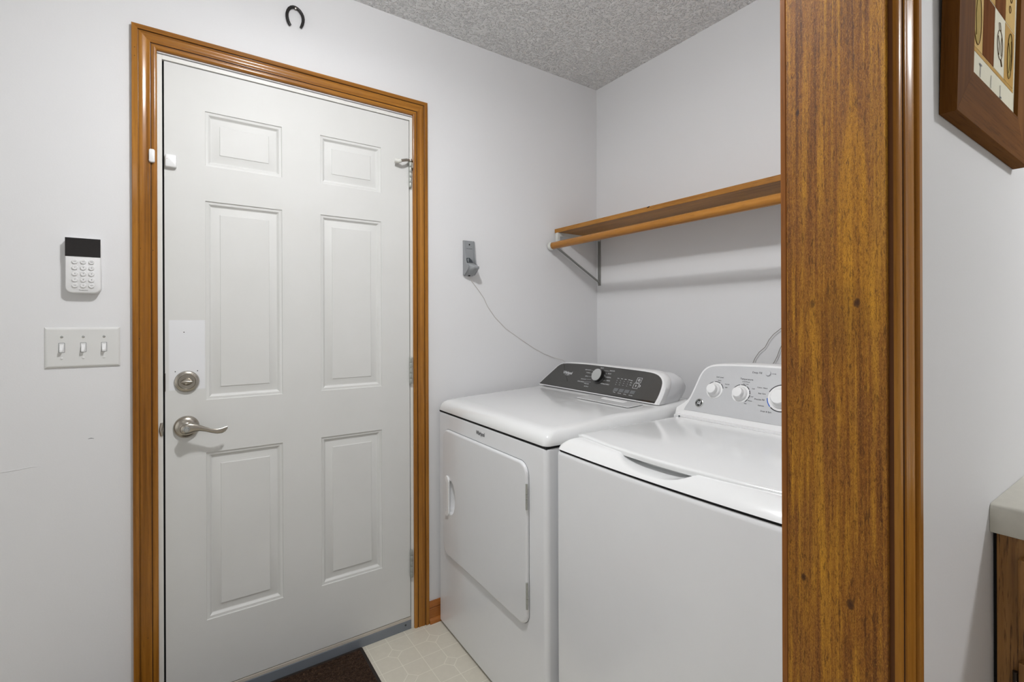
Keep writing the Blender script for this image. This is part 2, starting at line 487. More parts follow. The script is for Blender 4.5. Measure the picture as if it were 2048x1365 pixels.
# plane frames: columns = u axis, v axis, outward normal
def frame(o, u, v):
    u = Vector(u).normalized(); v = Vector(v).normalized(); n = u.cross(v)
    m4 = Matrix((u, v, n)).transposed().to_4x4(); m4.translation = Vector(o)
    return m4
def plate(bm, pts, m4, h0, h1, inset=0.0, mi=0):
    """extrude a 2D outline between heights h0,h1 over plane m4 with small top chamfer"""
    cx = sum(p[0] for p in pts) / len(pts); cy = sum(p[1] for p in pts) / len(pts)
    def sh(k):
        if not k: return pts
        out = []
        for x, y in pts:
            d = math.hypot(x - cx, y - cy); s = max(0, (d - k)) / d if d else 1
            out.append((cx + (x - cx) * s, cy + (y - cy) * s))
        return out
    rings = [[m4 @ Vector((x, y, h0)) for x, y in pts]]
    if inset:
        hh = h1 - inset if h1 > h0 else h1 + inset
        rings.append([m4 @ Vector((x, y, hh)) for x, y in pts])
        rings.append([m4 @ Vector((x, y, h1 - inset * 0.3)) for x, y in sh(inset * 0.35)])
        rings.append([m4 @ Vector((x, y, h1)) for x, y in sh(inset)])
    else:
        rings.append([m4 @ Vector((x, y, h1)) for x, y in pts])
    loft(bm, rings, mi=mi)
def circ(r, n=24, cx=0, cy=0, ry=None):
    ry = ry or r
    return [(cx + r * math.cos(2 * PI * k / n), cy + ry * math.sin(2 * PI * k / n)) for k in range(n)]
def text_into(bm, s, size, m4, align='LEFT', h=0.0003, sx=1.0, shear=0.0, bold=0.0):
    cu = bpy.data.curves.new('t', 'FONT')
    cu.body = s; cu.size = size; cu.align_x = align; cu.align_y = 'CENTER'; cu.resolution_u = 2
    cu.shear = shear; cu.offset = bold
    o = bpy.data.objects.new('t', cu); COL.objects.link(o)
    dg = bpy.context.evaluated_depsgraph_get()
    me = bpy.data.meshes.new_from_object(o.evaluated_get(dg))
    tmp = bmesh.new(); tmp.from_mesh(me)
    tmp.transform(m4 @ Matrix.Translation((0, 0, h)) @ Matrix.Diagonal((sx, 1, 1, 1)))
    me2 = bpy.data.meshes.new('t2'); tmp.to_mesh(me2); tmp.free()
    bm.from_mesh(me2)
    bpy.data.meshes.remove(me); bpy.data.meshes.remove(me2)
    bpy.data.objects.remove(o, do_unlink=True); bpy.data.curves.remove(cu)

# ================================================================== the room shell
XL, XR, YB, YD = -1.7, 4.2, -2.8, 1.83      # left, right, rear and door wall faces
XA = 1.797                                    # alcove's far wall face
YP0, YP1 = 0.220, 0.334                       # partition faces
tag(part('floor', B(XL - .1, XR + .1, YB - .1, YD + .25, -0.05, 0), M['floor']), kind='structure')
tag(part('ceiling', B(XL - .1, XR + .1, YB - .1, YD + .15, CEIL, CEIL + .05), M['ceiling']), kind='structure')
# door wall with the door's opening
OX0, OX1, OZ = -0.062, 0.775, 2.062
bm = bmesh.new()
box(bm, XL - .1, OX0, YD, YD + .12, 0, CEIL)
box(bm, OX1, XA + .1, YD, YD + .12, 0, CEIL)
box(bm, OX0, OX1, YD, YD + .12, OZ, CEIL)
tag(part('wall_left', bm, M['wall']), kind='structure')
tag(part('wall_back', B(XA, XA + .1, YP1, YD, 0, CEIL), M['wall']), kind='structure')
tag(part('wall_right', B(JX + 0.019, XR, YP0, YP1, 0, CEIL), M['wall']), kind='structure')
tag(part('wall_rear', B(XL, XR, YB - .1, YB, 0, CEIL), M['wall']), kind='structure')
bm = bmesh.new()
box(bm, XL - .1, XL, YB, -.15, 0, CEIL); box(bm, XL - .1, XL, 1.65, YD, 0, CEIL)
box(bm, XL - .1, XL, -.15, 1.65, 0, .55); box(bm, XL - .1, XL, -.15, 1.65, 2.15, CEIL)
tag(part('wall_side', bm, M['wall']), kind='structure')
fill_win = T('added_window_1', (XL, .75, .55), kind='structure')  # unseen window, added to go with the side fill light
bm = bmesh.new()
for y0, y1, z0, z1 in ((-.15, -.09, .55, 2.15), (1.59, 1.65, .55, 2.15), (-.09, 1.59, .55, .61), (-.09, 1.59, 2.09, 2.15), (-.09, 1.59, 1.33, 1.37)):
    box(bm, XL - .09, XL - .05, y0, y1, z0, z1)
part('sash', bm, M['white_paint'], fill_win)
part('pane', B(XL - .072, XL - .068, -.09, 1.59, .61, 2.09), M['white_paint'], fill_win)
tag(part('wall_kitchen', B(XR, XR + .1, YB, YP1, 0, CEIL), M['wall']), kind='structure')
# the gap behind the door slab (outdoors side is closed off by the storm side of the frame)

# ------------------------------------------------------------------ casing profile (u from the outer edge inwards, proud height v)
CASW = 0.061
PROF = [(0, 0), (0, .0145), (.0015, .0165), (.013, .0172), (.0148, .0160), (.0152, .0118), (.0165, .0116), (.018, .0132), (.0225, .0140),
        (.028, .0128), (.033, .0116), (.038, .0116), (.0425, .0128), (.0445, .0124), (.0447, .0106), (.0450, .0090), (.0462, .0088), (.048, .0104), (.053, .0106), (.0575, .0098), (.0600, .0080), (.061, .0055), (.061, 0)]
def stain_and_edge(bm, which=(4, 14, 15), edge=()):
    bm.faces.ensure_lookup_table()
    for i, f in enumerate(bm.faces):
        if i < len(PROF) and i in which: f.material_index = 1
        if i < len(PROF) and i in edge: f.material_index = 2
def casing_leg(x_out, sgn, z0, z1, yface, ny=-1, miter=True):
    """upright: x_out outer edge, sgn +1 if inward is +x; mitred at top"""
    bm = bmesh.new()
    r0 = [Vector((x_out + sgn * u, yface + ny * v, z0)) for u, v in PROF]
    r1 = [Vector((x_out + sgn * u, yface + ny * v, z1 - (u if miter else 0))) for u, v in PROF]
    loft(bm, [r0, r1]); stain_and_edge(bm)
    return bm
def casing_head(x0, x1, z1, yface, ny=-1):
    bm = bmesh.new()
    r0 = [Vector((x0 + u, yface + ny * v, z1 - u)) for u, v in PROF]
    r1 = [Vector((x1 - u, yface + ny * v, z1 - u)) for u, v in PROF]
    loft(bm, [r0, r1]); stain_and_edge(bm)
    return bm
def nails(bm, pts, ny=-1):
    for x, y, z in pts:
        lathe(bm, [(0.0011, 0), (0.0011, 0.0004)], frame((x, y, z), (1, 0, 0), (0, 0, 1)), 8)
CX0, CX1, CZ = -0.1195, 0.832, 2.127
tr = T('trim_1', (0.356, YD, 0), kind='structure')
o = part('casing', casing_leg(CX0, 1, 0, CZ, YD), [M['casing_z'], M['groove']], tr, smooth=30)
bmn = bmesh.new()
nails(bmn, [(onY(p[0], p[1], YD - .0174).x, YD - .0174, onY(p[0], p[1], YD - .0174).z) for p in ((269, 94), (269, 111))] +
      [(onY(p[0], p[1], YD - .0135).x, YD - .0135, onY(p[0], p[1], YD - .0135).z) for p in ((281, 497), (279, 678), (306, 501), (296, 1277))])
part('nail_hole', bmn, M['dark'], o, kind='stuff')
o = part('casing', casing_leg(CX1, -1, 0, CZ, YD), [M['casing_z'], M['groove']], tr, smooth=30)
bmn = bmesh.new()
nails(bmn, [(0.8, YD - .0135, z) for z in (0.12, 1.05, 1.83)] + [(0.823, YD - .0174, z) for z in (0.35, 0.9, 1.62)])
part('nail_hole', bmn, M['dark'], o, kind='stuff')
part('casing', casing_head(CX0, CX1, CZ, YD), [M['casing_x'], M['groove']], tr, smooth=30)

bm = bmesh.new()
tube(bm, [onY(*p, YD - .0002) for p in ((-6, 947), (20, 943), (48, 938), (62, 934.5), (78, 933.5))], [.0006, .0010, .0008, .0011, .0003], 5)
part('plaster_crack', bm, M['wall'], bpy.data.objects['wall_left'], world=True)
bm = bmesh.new()
tube(bm, [onY(*p, YD - .0002) for p in ((176, 878.5), (182, 877), (188, 877.5))], [.0004, .0009, .0004], 5)
part('plaster_nick', bm, M['print_grey'], bpy.data.objects['wall_left'], world=True)
# baseboards
def baseboard(name, x0, x1, yface, ny):
    t = T(name, ((x0 + x1) / 2, yface, 0), kind='structure')
    def prism(prof):
        bm = bmesh.new()
        loft(bm, [[Vector((x, yface + ny * v, z)) for v, z in prof] for x in (x0, x1)])
        return bm
    part('board', prism([(0, 0), (.012, 0), (.012, .055), (.0095, .057), (.0095, .060), (.012, .062), (.010, .074), (.006, .083), (0, .083)]), M['base_wood'], t, smooth=30)
    part('shoe_moulding', prism([(.0122, 0), (.024, 0), (.024, .006), (.020, .013), (.0122, .018)]), M['base_wood'], t, smooth=50)
baseboard('baseboard_left', CX1 + .0005, XA, YD, -1)
baseboard('baseboard_far_left', XL, CX0 - .0005, YD, -1)
baseboard('baseboard_right', 0.7515, 1.168, YP0, -1)

# partition end: rough jamb board, inner strip, casing on the kitchen side
tr = T('trim_2', (0, 0, 0), kind='structure')
bm = B(JX, JX + .019, YP0 - .0005, YP1, 0.0, CEIL)
part('jamb_board', bm, M['jamb'], tr, bevel=0.0012)
part('inner_casing', B(JX + .001, JX + .058, YP1 + .0004, YP1 + .0085, 0.0, 2.12), M['inner_strip'], tr, bevel=0.0015)
bm = bmesh.new()
xo = JX + 0.0055 + CASW
r0 = [Vector((xo - u, YP0 - v, 0)) for u, v in PROF]; r1 = [Vector((xo - u, YP0 - v, 2.16)) for u, v in PROF]
loft(bm, [r0, r1]); stain_and_edge(bm, (14, 15), (21,))
part('casing', bm, [M['casing_kitchen'], M['groove'], M['edge_dark']], tr, smooth=30)

# ================================================================== entry door
door = T('door_1', (0.358, YD, 0), kind='structure')
DX0, DX1, DZ0, DZ1 = -0.0415, 0.7570, 0.0500, 2.0415
DY = YD + 0.002
def door_slab():
    bm = bmesh.new()
    cols = [(0.065, 0.2905), (0.4175, 0.6425)]
    rows = [(0.276, 0.815), (0.984, 1.624), (1.737, 1.912)]
    xs = [DX0, 0.065, 0.2905, 0.4175, 0.6425, DX1]
    zs = [DZ0, 0.276, 0.815, 0.984, 1.624, 1.737, 1.912, DZ1]
    prof = [(0, 0), (.0010, .0028), (.0030, .0036), (.0090, .0036), (.0120, .0062), (.0150, .0100), (.0172, .0108), (.0205, .0104), (.040, .0044), (.0418, .0026), (.044, .0026)]
    for i in range(5):
        for j in range(7):
            x0, x1, z0, z1 = xs[i], xs[i + 1], zs[j], zs[j + 1]
            if (x0, x1) in cols and (z0, z1) in rows:
                rings = [[Vector((x0 + a, DY + d, z0 + a)), Vector((x1 - a, DY + d, z0 + a)), Vector((x1 - a, DY + d, z1 - a)), Vector((x0 + a, DY + d, z1 - a))] for a, d in prof]
                loft(bm, rings, cap0=False, cap1=True)
            else:
                bm.faces.new([bm.verts.new(p) for p in ((x0, DY, z0), (x1, DY, z0), (x1, DY, z1), (x0, DY, z1))])
    # edges and back
    for a, b in (((DX0, DZ0), (DX1, DZ0)), ((DX1, DZ0), (DX1, DZ1)), ((DX1, DZ1), (DX0, DZ1)), ((DX0, DZ1), (DX0, DZ0))):
        bm.faces.new([bm.verts.new(p) for p in ((a[0], DY, a[1]), (b[0], DY, b[1]), (b[0], DY + .044, b[1]), (a[0], DY + .044, a[1]))])
    bm.faces.new([bm.verts.new(p) for p in ((DX0, DY + .044, DZ0), (DX1, DY + .044, DZ0), (DX1, DY + .044, DZ1), (DX0, DY + .044, DZ1))])
    bmesh.ops.remove_doubles(bm, verts=bm.verts, dist=0.00005)
    return bm
part('slab', door_slab(), M['door'], door, smooth=25)
# jamb (white) with a dark weatherstrip
for a in ((OX0 + .0005, -0.0465, YD - .0005, YD + .115, 0.0, 2.058), (0.7600, OX1 - .0005, YD - .0005, YD + .115, 0.0, 2.058), (-0.0465, 0.7600, YD - .0005, YD + .115, 2.0445, 2.058)):
    part('jamb', B(*a), M['white_paint'], door, bevel=0.001)
for a in ((-0.0463, -0.0417, YD + .012, YD + .05, 0.045, 2.042), (0.7572, 0.7598, YD + .010, YD + .05, 0.045, 2.042), (-0.0463, 0.7598, YD + .012, YD + .05, 2.0417, 2.0443)):
    part('weatherstrip', B(*a), M['dark'], door)
bm = bmesh.new()
box(bm, -0.0463, 0.7598, YD + .05, YD + .115, 0.0452, 2.0443)
part('door_stop', bm, M['white_paint'], door)
bm = bmesh.new()
box(bm, -0.0463, 0.7598, YD - .001, YD + .11, 0.0, 0.0355)
part('threshold', bm, M['sill'], door, bevel=0.0015)
bm = bmesh.new()
box(bm, -0.0463, 0.7598, YD + .0005, YD + .045, 0.0357, 0.0472)
part('sill_strip', bm, M['sweep'], door, bevel=0.001)
part('screw', (lambda b: (lathe(b, [(.004, 0), (.004, .0006), (.0025, .0012)], frame((0.735, YD - .001, .022), (1, 0, 0), (0, 0, 1)), 10), b)[1])(bmesh.new()), M['grey_plastic_dark'], door)
# small screw holes in the paint around the lock
bm = bmesh.new()
for px, py in ((368, 665), (350.5, 744), (395, 742)):
    p = onY(px, py, DY)
    lathe(bm, [(0.0016, 0), (0.0016, 0.0003)], frame((p.x, DY, p.z), (1, 0, 0), (0, 0, 1)), 8)
part('screw_hole', bm, M['dark'], door, kind='stuff')

FRD = lambda x, z, y=DY: frame((x, y, z), (1, 0, 0), (0, 0, 1))    # normal points to -y (into the room)
# hinges
def hinge(z0, z1):
    b = bmesh.new()
    box(b, 0.7545, 0.7640, YD - .0045, YD - .0015, z0, z1)
    h = part('hinge', b, M['hinge'], door, label='painted steel butt hinge')
    n = 5; L = (z1 - z0) / n
    for k in range(n):
        b = bmesh.new()
        lathe(b, [(.0052, z0 + k * L + .0006), (.0056, z0 + k * L + .0012), (.0056, z0 + (k + 1) * L - .0012), (.0052, z0 + (k + 1) * L - .0006)], Matrix.Translation((0.7595, YD - .0075, 0)), 14)
        part('knuckle', b, M['hinge'], h, smooth=40)
    return h
for z0, z1 in ((1.772, 1.875), (0.985, 1.092), (0.210, 0.318)):
    hinge(z0, z1)
# hinge-pin door stop on the top hinge
b = bmesh.new()
hx, hy, hz = 0.7595, YD - .0075, 1.876
lathe(b, [(.004, hz), (.010, hz + .001), (.010, hz + .004), (.0065, hz + .006), (.0065, hz + .010), (.003, hz + .012)], Matrix.Translation((hx, hy, 0)), 16)
tube(b, [(hx, hy, hz + .003), (hx - .014, hy - .010, hz + .001), (hx - .032, hy - .018, hz - .004), (hx - .045, hy - .020, hz - .009)], [.005, .0045, .004, .004], 10)
tube(b, [(hx + .002, hy, hz), (hx + .006, hy - .006, hz - .006), (hx + .006, hy - .006, hz - .026)], .0035, 8)
st = part('hinge_stop', b, M['nickel'], door, smooth=40, label='bent nickel hinge-pin door stop')
b = bmesh.new()
tube(b, [(hx - .020, hy - .016, hz - .001), (hx - .046, hy - .022, hz - .010)], .0055, 10)
part('threaded_rod', b, M['nickel'], st, smooth=40)
b = bmesh.new()
tube(b, [(hx - .044, hy - .021, hz - .009), (hx - .052, hy - .012, hz - .011), (hx - .066, hy - .006, hz - .008)], [.006, .008, .010], 12)
part('bumper', b, M['bracket_white'], st, smooth=40, label='white rubber bumper')

# latch face plates on the door edge, strike on the jamb
part('latch_plate', B(DX0 - .0012, DX0 + .0012, DY - .0012, DY + .022, 1.0205, 1.0765), M['latch_dark'], door)
b = bmesh.new()
tube(b, [(-0.0500, YD - .001, .885), (-0.0505, YD - .0035, .905), (-0.0500, YD - .001, .925)], [.0035, .006, .0035], 10)
part('strike_lip', b, M['nickel'], door, smooth=40)
# deadbolt
dbx, dbz = 0.0146, 1.0475
b = bmesh.new()
lathe(b, [(.0335, 0), (.0335, .003), (.031, .008), (.026, .0105), (.0235, .0110), (.0225, .0095), (.001, .0095)], FRD(dbx, dbz), 40)
db = part('deadbolt', b, M['nickel'], door, smooth=35, label='round satin nickel deadbolt')
b = bmesh.new()
rings = []
for k, (h, sx, sz) in enumerate(((.009, .014, .012), (.014, .0165, .0085), (.0185, .0175, .0045), (.021, .0165, .0028), (.022, .012, .0014))):
    rings.append([FRD(dbx, dbz) @ Vector((sx * math.cos(2 * PI * i / 24), sz * math.sin(2 * PI * i / 24), h)) for i in range(24)])
loft(b, rings)
part('thumb_turn', b, M['nickel'], db, smooth=50)
# lever handle
lx, lz = 0.0130, 0.9050
b = bmesh.new()
lathe(b, [(.0345, 0), (.0345, .004), (.0325, .009), (.027, .0135), (.020, .016), (.0145, .017), (.0125, .019), (.0125, .034), (.0135, .036)], FRD(lx, lz), 40)
lv = part('lever_handle', b, M['nickel'], door, smooth=35, label='satin nickel lever handle with curled tip')
b = bmesh.new()
path = [(-.0165, .0, .045, .006, .007), (-.0120, .0005, .046, .010, .0125), (-.003, .001, .0465, .013, .0165), (.008, .002, .047, .013, .0165), (.020, .0025, .047, .0115, .0130), (.034, .000, .0465, .0088, .0096), (.048, -.0055, .0455, .0064, .0076), (.064, -.0125, .045, .0052, .0068),
        (.080, -.0165, .0445, .0046, .0076), (.094, -.0160, .0435, .0040, .0082), (.103, -.0125, .0425, .0032, .0074), (.109, -.008, .0415, .0018, .004)]
rings = []
for (u, v, h, th, wd) in path:
    ring = []
    for i in range(16):
        a = 2 * PI * i / 16
        ring.append(FRD(lx, lz) @ Vector((u, v + wd * math.sin(a), h + th * 0.55 * math.cos(a))))
    rings.append(ring)
loft(b, rings)
part('lever', b, M['nickel'], lv, smooth=60)
b = bmesh.new()
lathe(b, [(.0088, .050), (.0088, .0550), (.0076, .0562), (.0074, .0552), (.0068, .0552), (.006, .0580), (.001, .0585)], FRD(lx - .0005, lz + .0005), 24)
part('privacy_button', b, M['chrome'], lv, smooth=40)

# ================================================================== things on the door wall
def wallthing(name, x, z, label, cat, y=YD):
    return T(name, (x, y, z), label=label, cat=cat)
FW = lambda x, z, y=YD: frame((x, y, z), (1, 0, 0), (0, 0, 1))
# horseshoe
hs = [(405, 985), (360, 915), (318, 820), (290, 720), (275, 620), (275, 520), (300, 420), (350, 335), (430, 280), (520, 268), (600, 290), (690, 350), (775, 430), (845, 540), (890, 650), (908, 760), (900, 870), (870, 970), (812, 1090)]
pts = [onY(560 + a / 19.5, c / 19.5, YD - .006) for a, c in hs]
horse = wallthing('horseshoe', 0.34, 2.30, 'small dark iron horseshoe hung points down above the door', 'horseshoe')
b = bmesh.new()
tube(b, pts, [.0042 if i in (0, len(pts) - 1) else .0052 for i in range(len(pts))], 10, flat=((0, 1, 0), 0.9))
part('shoe', b, M['iron'], horse, smooth=50)
p = onY(591, 18.5, YD - .006)
b = bmesh.new()
lathe(b, [(.0012, -.004), (.0012, .010), (.0032, .010), (.0036, .0115), (.001, .0125)], FW(p.x, p.z + .001), 12)
part('nail', b, M['nickel'], horse, smooth=40, label='shiny nail head')

# keypad
KX0, KX1, KZ0, KZ1, KD = -0.2655, -0.1895, 1.3165, 1.4720, 0.024
kp = wallthing('alarm_keypad', (KX0 + KX1) / 2, KZ0, 'white alarm keypad with black screen above the light switches', 'keypad')
m0 = FW(0, 0)
out = []
r = 0.016
for cx, cz, a0, rr in ((KX1 - .002, KZ1 - .002, 0, .002), (KX0 + .002, KZ1 - .002, 90, .002), (KX0 + r, KZ0 + r, 180, r), (KX1 - r, KZ0 + r, 270, r)):
    for k in range(7):
        a = math.radians(a0 + 15 * k); out.append((cx + rr * math.cos(a), cz + rr * math.sin(a)))
b = bmesh.new(); plate(b, out, m0, 0.0, KD, 0.004)
part('body', b, M['plastic_white'], kp, smooth=40)
zs = 1.4195
b = bmesh.new(); plate(b, [(KX0 + .0002, zs), (KX1 - .0002, zs), (KX1 - .0002, KZ1 - .0003), (KX0 + .0002, KZ1 - .0003)], m0, KD - .0045, KD + .0006)
part('screen', b, M['screen'], kp)
cxs = [onY(149.8, 525, YD - KD).x, onY(166.8, 525, YD - KD).x, onY(183.3, 525, YD - KD).x]
czs = [onY(166.8, yy, YD - KD).z for yy in (524, 536, 548, 560, 571.5)]
digits = [['', '', ''], ['1', '2', '3'], ['4', '5', '6'], ['7', '8', '9'], ['', '0', '']]
for r_ in range(5):
    for c_ in range(3):
        b = bmesh.new()
        lathe(b, [(.0064, 0), (.0064, .0024), (.0057, .0033), (.0010, .0028)], FW(cxs[c_], czs[r_] , YD - KD), 20)
        kk = part('key', b, M['plastic_white'], kp, smooth=35)
        if digits[r_][c_]:
            b = bmesh.new(); text_into(b, digits[r_][c_], .0052, FW(cxs[c_], czs[r_], YD - KD - .0029), 'CENTER', .0002)
            part('digit', b, M['print_grey'], kk)
        else:
            b = bmesh.new(); plate(b, rrect(-.0030, .0030, -.0004, .0004, .0003, 2), FW(cxs[c_], czs[r_], YD - KD - .0029), 0, .0003)
            part('key_print', b, M['print_grey'], kk)
b = bmesh.new(); text_into(b, 'Monitronics', .0040, FW(cxs[1], KZ0 + .0088, YD - KD), 'CENTER', .0003)
part('lettering', b, M['print_dark'], kp, kind='stuff')

# three-gang switch plate
SX0, SX1, SZ0, SZ1 = -0.3115, -0.1485, 1.1065, 1.2205
sw = wallthing('light_switch_plate', -0.23, SZ0, 'wide white wall plate with three toggle light switches', 'light switch')
b = bmesh.new()
rings = []
for ins, h in ((0, 0), (0, .0015), (.0015, .0035), (.0045, .0055), (.007, .0060)):
    rings.append([m0 @ Vector((x, z, h)) for x, z in ((SX0 + ins, SZ0 + ins), (SX1 - ins, SZ0 + ins), (SX1 - ins, SZ1 - ins), (SX0 + ins, SZ1 - ins))])
loft(b, rings)
part('plate', b, M['switch'], sw)
for k in (-1, 0, 1):
    x = -0.2300 + 0.0455 * k; z = 1.1635
    b = bmesh.new()
    box(b, x - .0056, x + .0056, YD - .0068, YD - .0058, z - .0125, z + .0125)
    fr_ = part('switch_slot', b, M['plastic_white'], sw, bevel=.0004)
    part('slot_gap', B(x - .0064, x + .0064, YD - .0062, YD - .0055, z - .0134, z + .0134), M['grey_plastic_dark'], fr_)
    b = bmesh.new()
    # toggle lever pointing down (off)
    r0 = [Vector((x + a, YD - .0066, z + c)) for a, c in ((-.0040, -.0085), (.0040, -.0085), (.0040, .0085), (-.0040, .0085))]
    r1 = [Vector((x + a, YD - .0105, z + c)) for a, c in ((-.0038, -.0085), (.0038, -.0085), (.0038, .0030), (-.0038, .0030))]
    r2 = [Vector((x + a, YD - .0170, z + c)) for a, c in ((-.0033, -.0125), (.0033, -.0125), (.0033, -.0065), (-.0033, -.0065))]
    loft(b, [r0, r1, r2])
    part('toggle', b, M['plastic_white'], fr_, bevel=.0006)
    for zz in (z + .030, z - .030):
        b = bmesh.new(); lathe(b, [(.0034, 0), (.0034, .0008), (.002, .0014)], FW(x, zz, YD - .006), 14)
        part('screw', b, M['switch'] if zz < z else M['chrome'], sw, smooth=40)

# door sensor pieces
b = bmesh.new()
plate(b, rrect(-0.0785, -0.0640, 1.7175, 1.7575, .005), FW(0, 0, YD - .0115), 0, .009, .0025)
tag(part('door_sensor', b, M['plastic_white'], None, smooth=40), 'slim white magnet block stuck on the wooden casing beside the door', 'door sensor')
b = bmesh.new()
plate(b, rrect(-0.0390, -0.0100, 1.7135, 1.7530, .004), FW(0, 0, DY), 0, .014, .003)
s2 = T('door_sensor', (-0.0245, DY, 1.7135), label='wider white sensor block stuck on the white door near its edge', cat='door sensor')
part('cover', b, M['plastic_white'], s2, smooth=40)
b = bmesh.new(); lathe(b, [(.0009, 0), (.0009, .0003)], FW(-0.0345, 1.738, DY - .014), 8)
part('indicator', b, simple('red_led', (170, 60, 50), 0.4), s2)

# grey holder with a cord
hd = wallthing('wall_holder', 1.026, 1.43, 'grey plastic wall holder with a projecting nose and thin cord', 'holder')
hx0, hx1 = 1.000, 1.052
b = bmesh.new()
rings = []
def cross(x0, x1, out, z, n=14, sk=0.0):
    """D-shaped section hugging the wall"""
    pts = [Vector((x0, YD, z)), Vector((x0, YD - out * 0.35, z))]
    for k in range(n + 1):
        a = PI * k / n
        pts.append(Vector(((x0 + x1) / 2 - (x1 - x0) / 2 * math.cos(a) + sk * math.sin(a), YD - out * 0.35 - out * 0.65 * math.sin(a) ** 0.7, z)))
    pts += [Vector((x1, YD - out * 0.35, z)), Vector((x1, YD, z))]
    return pts
# back plate
plate(b, [(x, z) for x, z in rrect(hx0 + .001, hx1 - .001, 1.437, 1.583, .008)], m0, 0, .012, .002)
part('back_plate', b, M['grey_plastic'], hd, smooth=40)
for xa in (hx0, hx1 - .0045):
    b = bmesh.new()
    prof = [(0, 1.434), (.016, 1.434), (.050, 1.455), (.054, 1.468), (.036, 1.484), (.024, 1.505), (.018, 1.530), (.0155, 1.577), (.010, 1.5835), (0, 1.5835)]
    loft(b, [[Vector((xa + dx, YD - o_ * (1.0 if o_ < .03 else 0.85), z)) for o_, z in prof] for dx in (0, .0045)])
    part('side_wall', b, M['grey_plastic'], hd, bevel=.0012)
b = bmesh.new()
loft(b, [cross(hx0 + .006, hx1 - .006, .014, 1.431), cross(hx0 + .003, hx1 - .003, .026, 1.436), cross(hx0 + .002, hx1 - .002, .046, 1.450, sk=.002), cross(hx0 + .005, hx1 - .001, .066, 1.459, sk=.006),
         cross(hx0 + .006, hx1 - .001, .068, 1.467, sk=.006), cross(hx0 + .005, hx1 - .003, .046, 1.477, sk=.002), cross(hx0 + .006, hx1 - .006, .028, 1.486)])
part('nose', b, M['grey_plastic'], hd, smooth=50)
b = bmesh.new()
loft(b, [cross(hx0 + .008, hx1 - .008, .026, 1.487), cross(hx0 + .010, hx1 - .012, .0235, 1.499, sk=-.004), cross(hx0 + .012, hx1 - .024, .020, 1.508)])
part('latch', b, M['grey_plastic_dark'], hd, smooth=40)
b = bmesh.new()
lathe(b, [(.0034, 0), (.0034, .0006)], FW(1.0265, 1.566, YD - .012), 12)
part('screw_hole', b, M['dark'], hd)
b = bmesh.new(); box(b, 1.012, 1.040, YD - .0127, YD - .0118, 1.5475, 1.5485); part('slot', b, M['dark'], hd)
b = bmesh.new(); box(b, 1.018, 1.026, YD - .020, YD - .010, 1.4295, 1.4345); part('cord_port', b, M['dark'], hd)
b = bmesh.new()
cp = [Vector((1.023, YD - .012, 1.433))] + [onY(*p, YD - .003) for p in ((944, 563), (958, 582), (968, 597), (975, 613), (990, 635), (1012, 658), (1040, 678), (1068, 697), (1088, 708), (1108, 716))]
cp += [Vector((1.535, 1.800, 1.045)), Vector((1.60, 1.795, 0.99)), Vector((1.66, 1.79, 0.90)), Vector((1.68, 1.79, 0.80))]
tube(b, cp, .0009, 6)
part('cord', b, M['cord'], hd, smooth=60, label='thin pale cord running down behind the dryer')

# ================================================================== shelf, rod, bracket
SHX0, SHX1 = 1.511, XA
def zsag(y): return 1.6665 - 0.006 * (1.828 - y) / 1.08
b = bmesh.new()
ys = [1.8290 - i * (1.8290 - (YP1 + .0005)) / 40 for i in range(41)]
rings = []
for y in ys:
    z = zsag(y)
    rings.append([Vector((SHX0, y, z)), Vector((SHX1 - .0003, y, z)), Vector((SHX1 - .0003, y, z + .0195)), Vector((SHX0, y, z + .0195))])
loft(b, rings)
shelf = T('wall_shelf', (1.65, 1.08, 1.66), label='long stained wooden shelf above the dryer and washer', cat='shelf')
part('board', b, M['shelf_wood'], shelf, bevel=.0010)
# split knot on the board's front edge
b = bmesh.new()
p = onX(1297, 415, SHX0)
tube(b, [(SHX0 - .0006, p.y + .006, p.z - .0005), (SHX0 - .0008, p.y, p.z + .0015), (SHX0 - .0006, p.y - .005, p.z + .003)], [.0012, .0022, .0014], 8)
part('split', b, M['dark'], shelf)
RX, RZ = 1.478, 1.5985
b = bmesh.new()
tube(b, [(RX, 1.802, RZ), (RX, 1.2, RZ - .0008), (RX, YP1 + .001, RZ - .001)], .0168, 24)
tag(part('closet_rod', b, M['rod_wood'], None, smooth=50), 'round stained wooden hanging rod in front of and under the shelf', 'rod')
br = T('shelf_bracket', (XA, 1.81, 1.42), label='grey metal shelf and rod bracket fixed in the wall corner', cat='bracket')
by0, by1 = 1.8005, 1.8185
bym = (by0 + by1) / 2
b = bmesh.new(); box(b, XA - .0035, XA, by0, by1, 1.4195, 1.6660)
box(b, XA - .0055, XA - .0035, by0, by0 + .003, 1.430, 1.6660); box(b, XA - .0055, XA - .0035, by1 - .003, by1, 1.430, 1.6660)
part('wall_flange', b, M['bracket'], br, bevel=.0008)
b = bmesh.new(); box(b, SHX0 + .004, XA - .004, by0, by1, 1.6625, 1.6660)
box(b, SHX0 + .004, XA - .004, by0 - .0002, by0 + .002, 1.648, 1.6630)
part('top_arm', b, M['bracket_white'], br, bevel=.0005)
b = bmesh.new()
A_ = Vector((RX + .018, bym, RZ + .002)); C_ = Vector((XA - .006, bym, 1.437))
for off in (-.0045, .0045):
    a, c = A_ + Vector((0, off, 0)), C_ + Vector((0, off, 0))
    tube(b, [a, c], .0032, 8)
box_dir = (C_ - A_).normalized(); nrm = Vector((0, 1, 0)).cross(box_dir)
rings = []
for q in (A_, C_):
    rings.append([q + Vector((0, dy, 0)) + nrm * dn for dy, dn in ((-.006, -.0012), (.006, -.0012), (.006, .0012), (-.006, .0012))])
loft(b, rings)
part('diagonal_brace', b, M['bracket'], br, smooth=40)
b = bmesh.new()
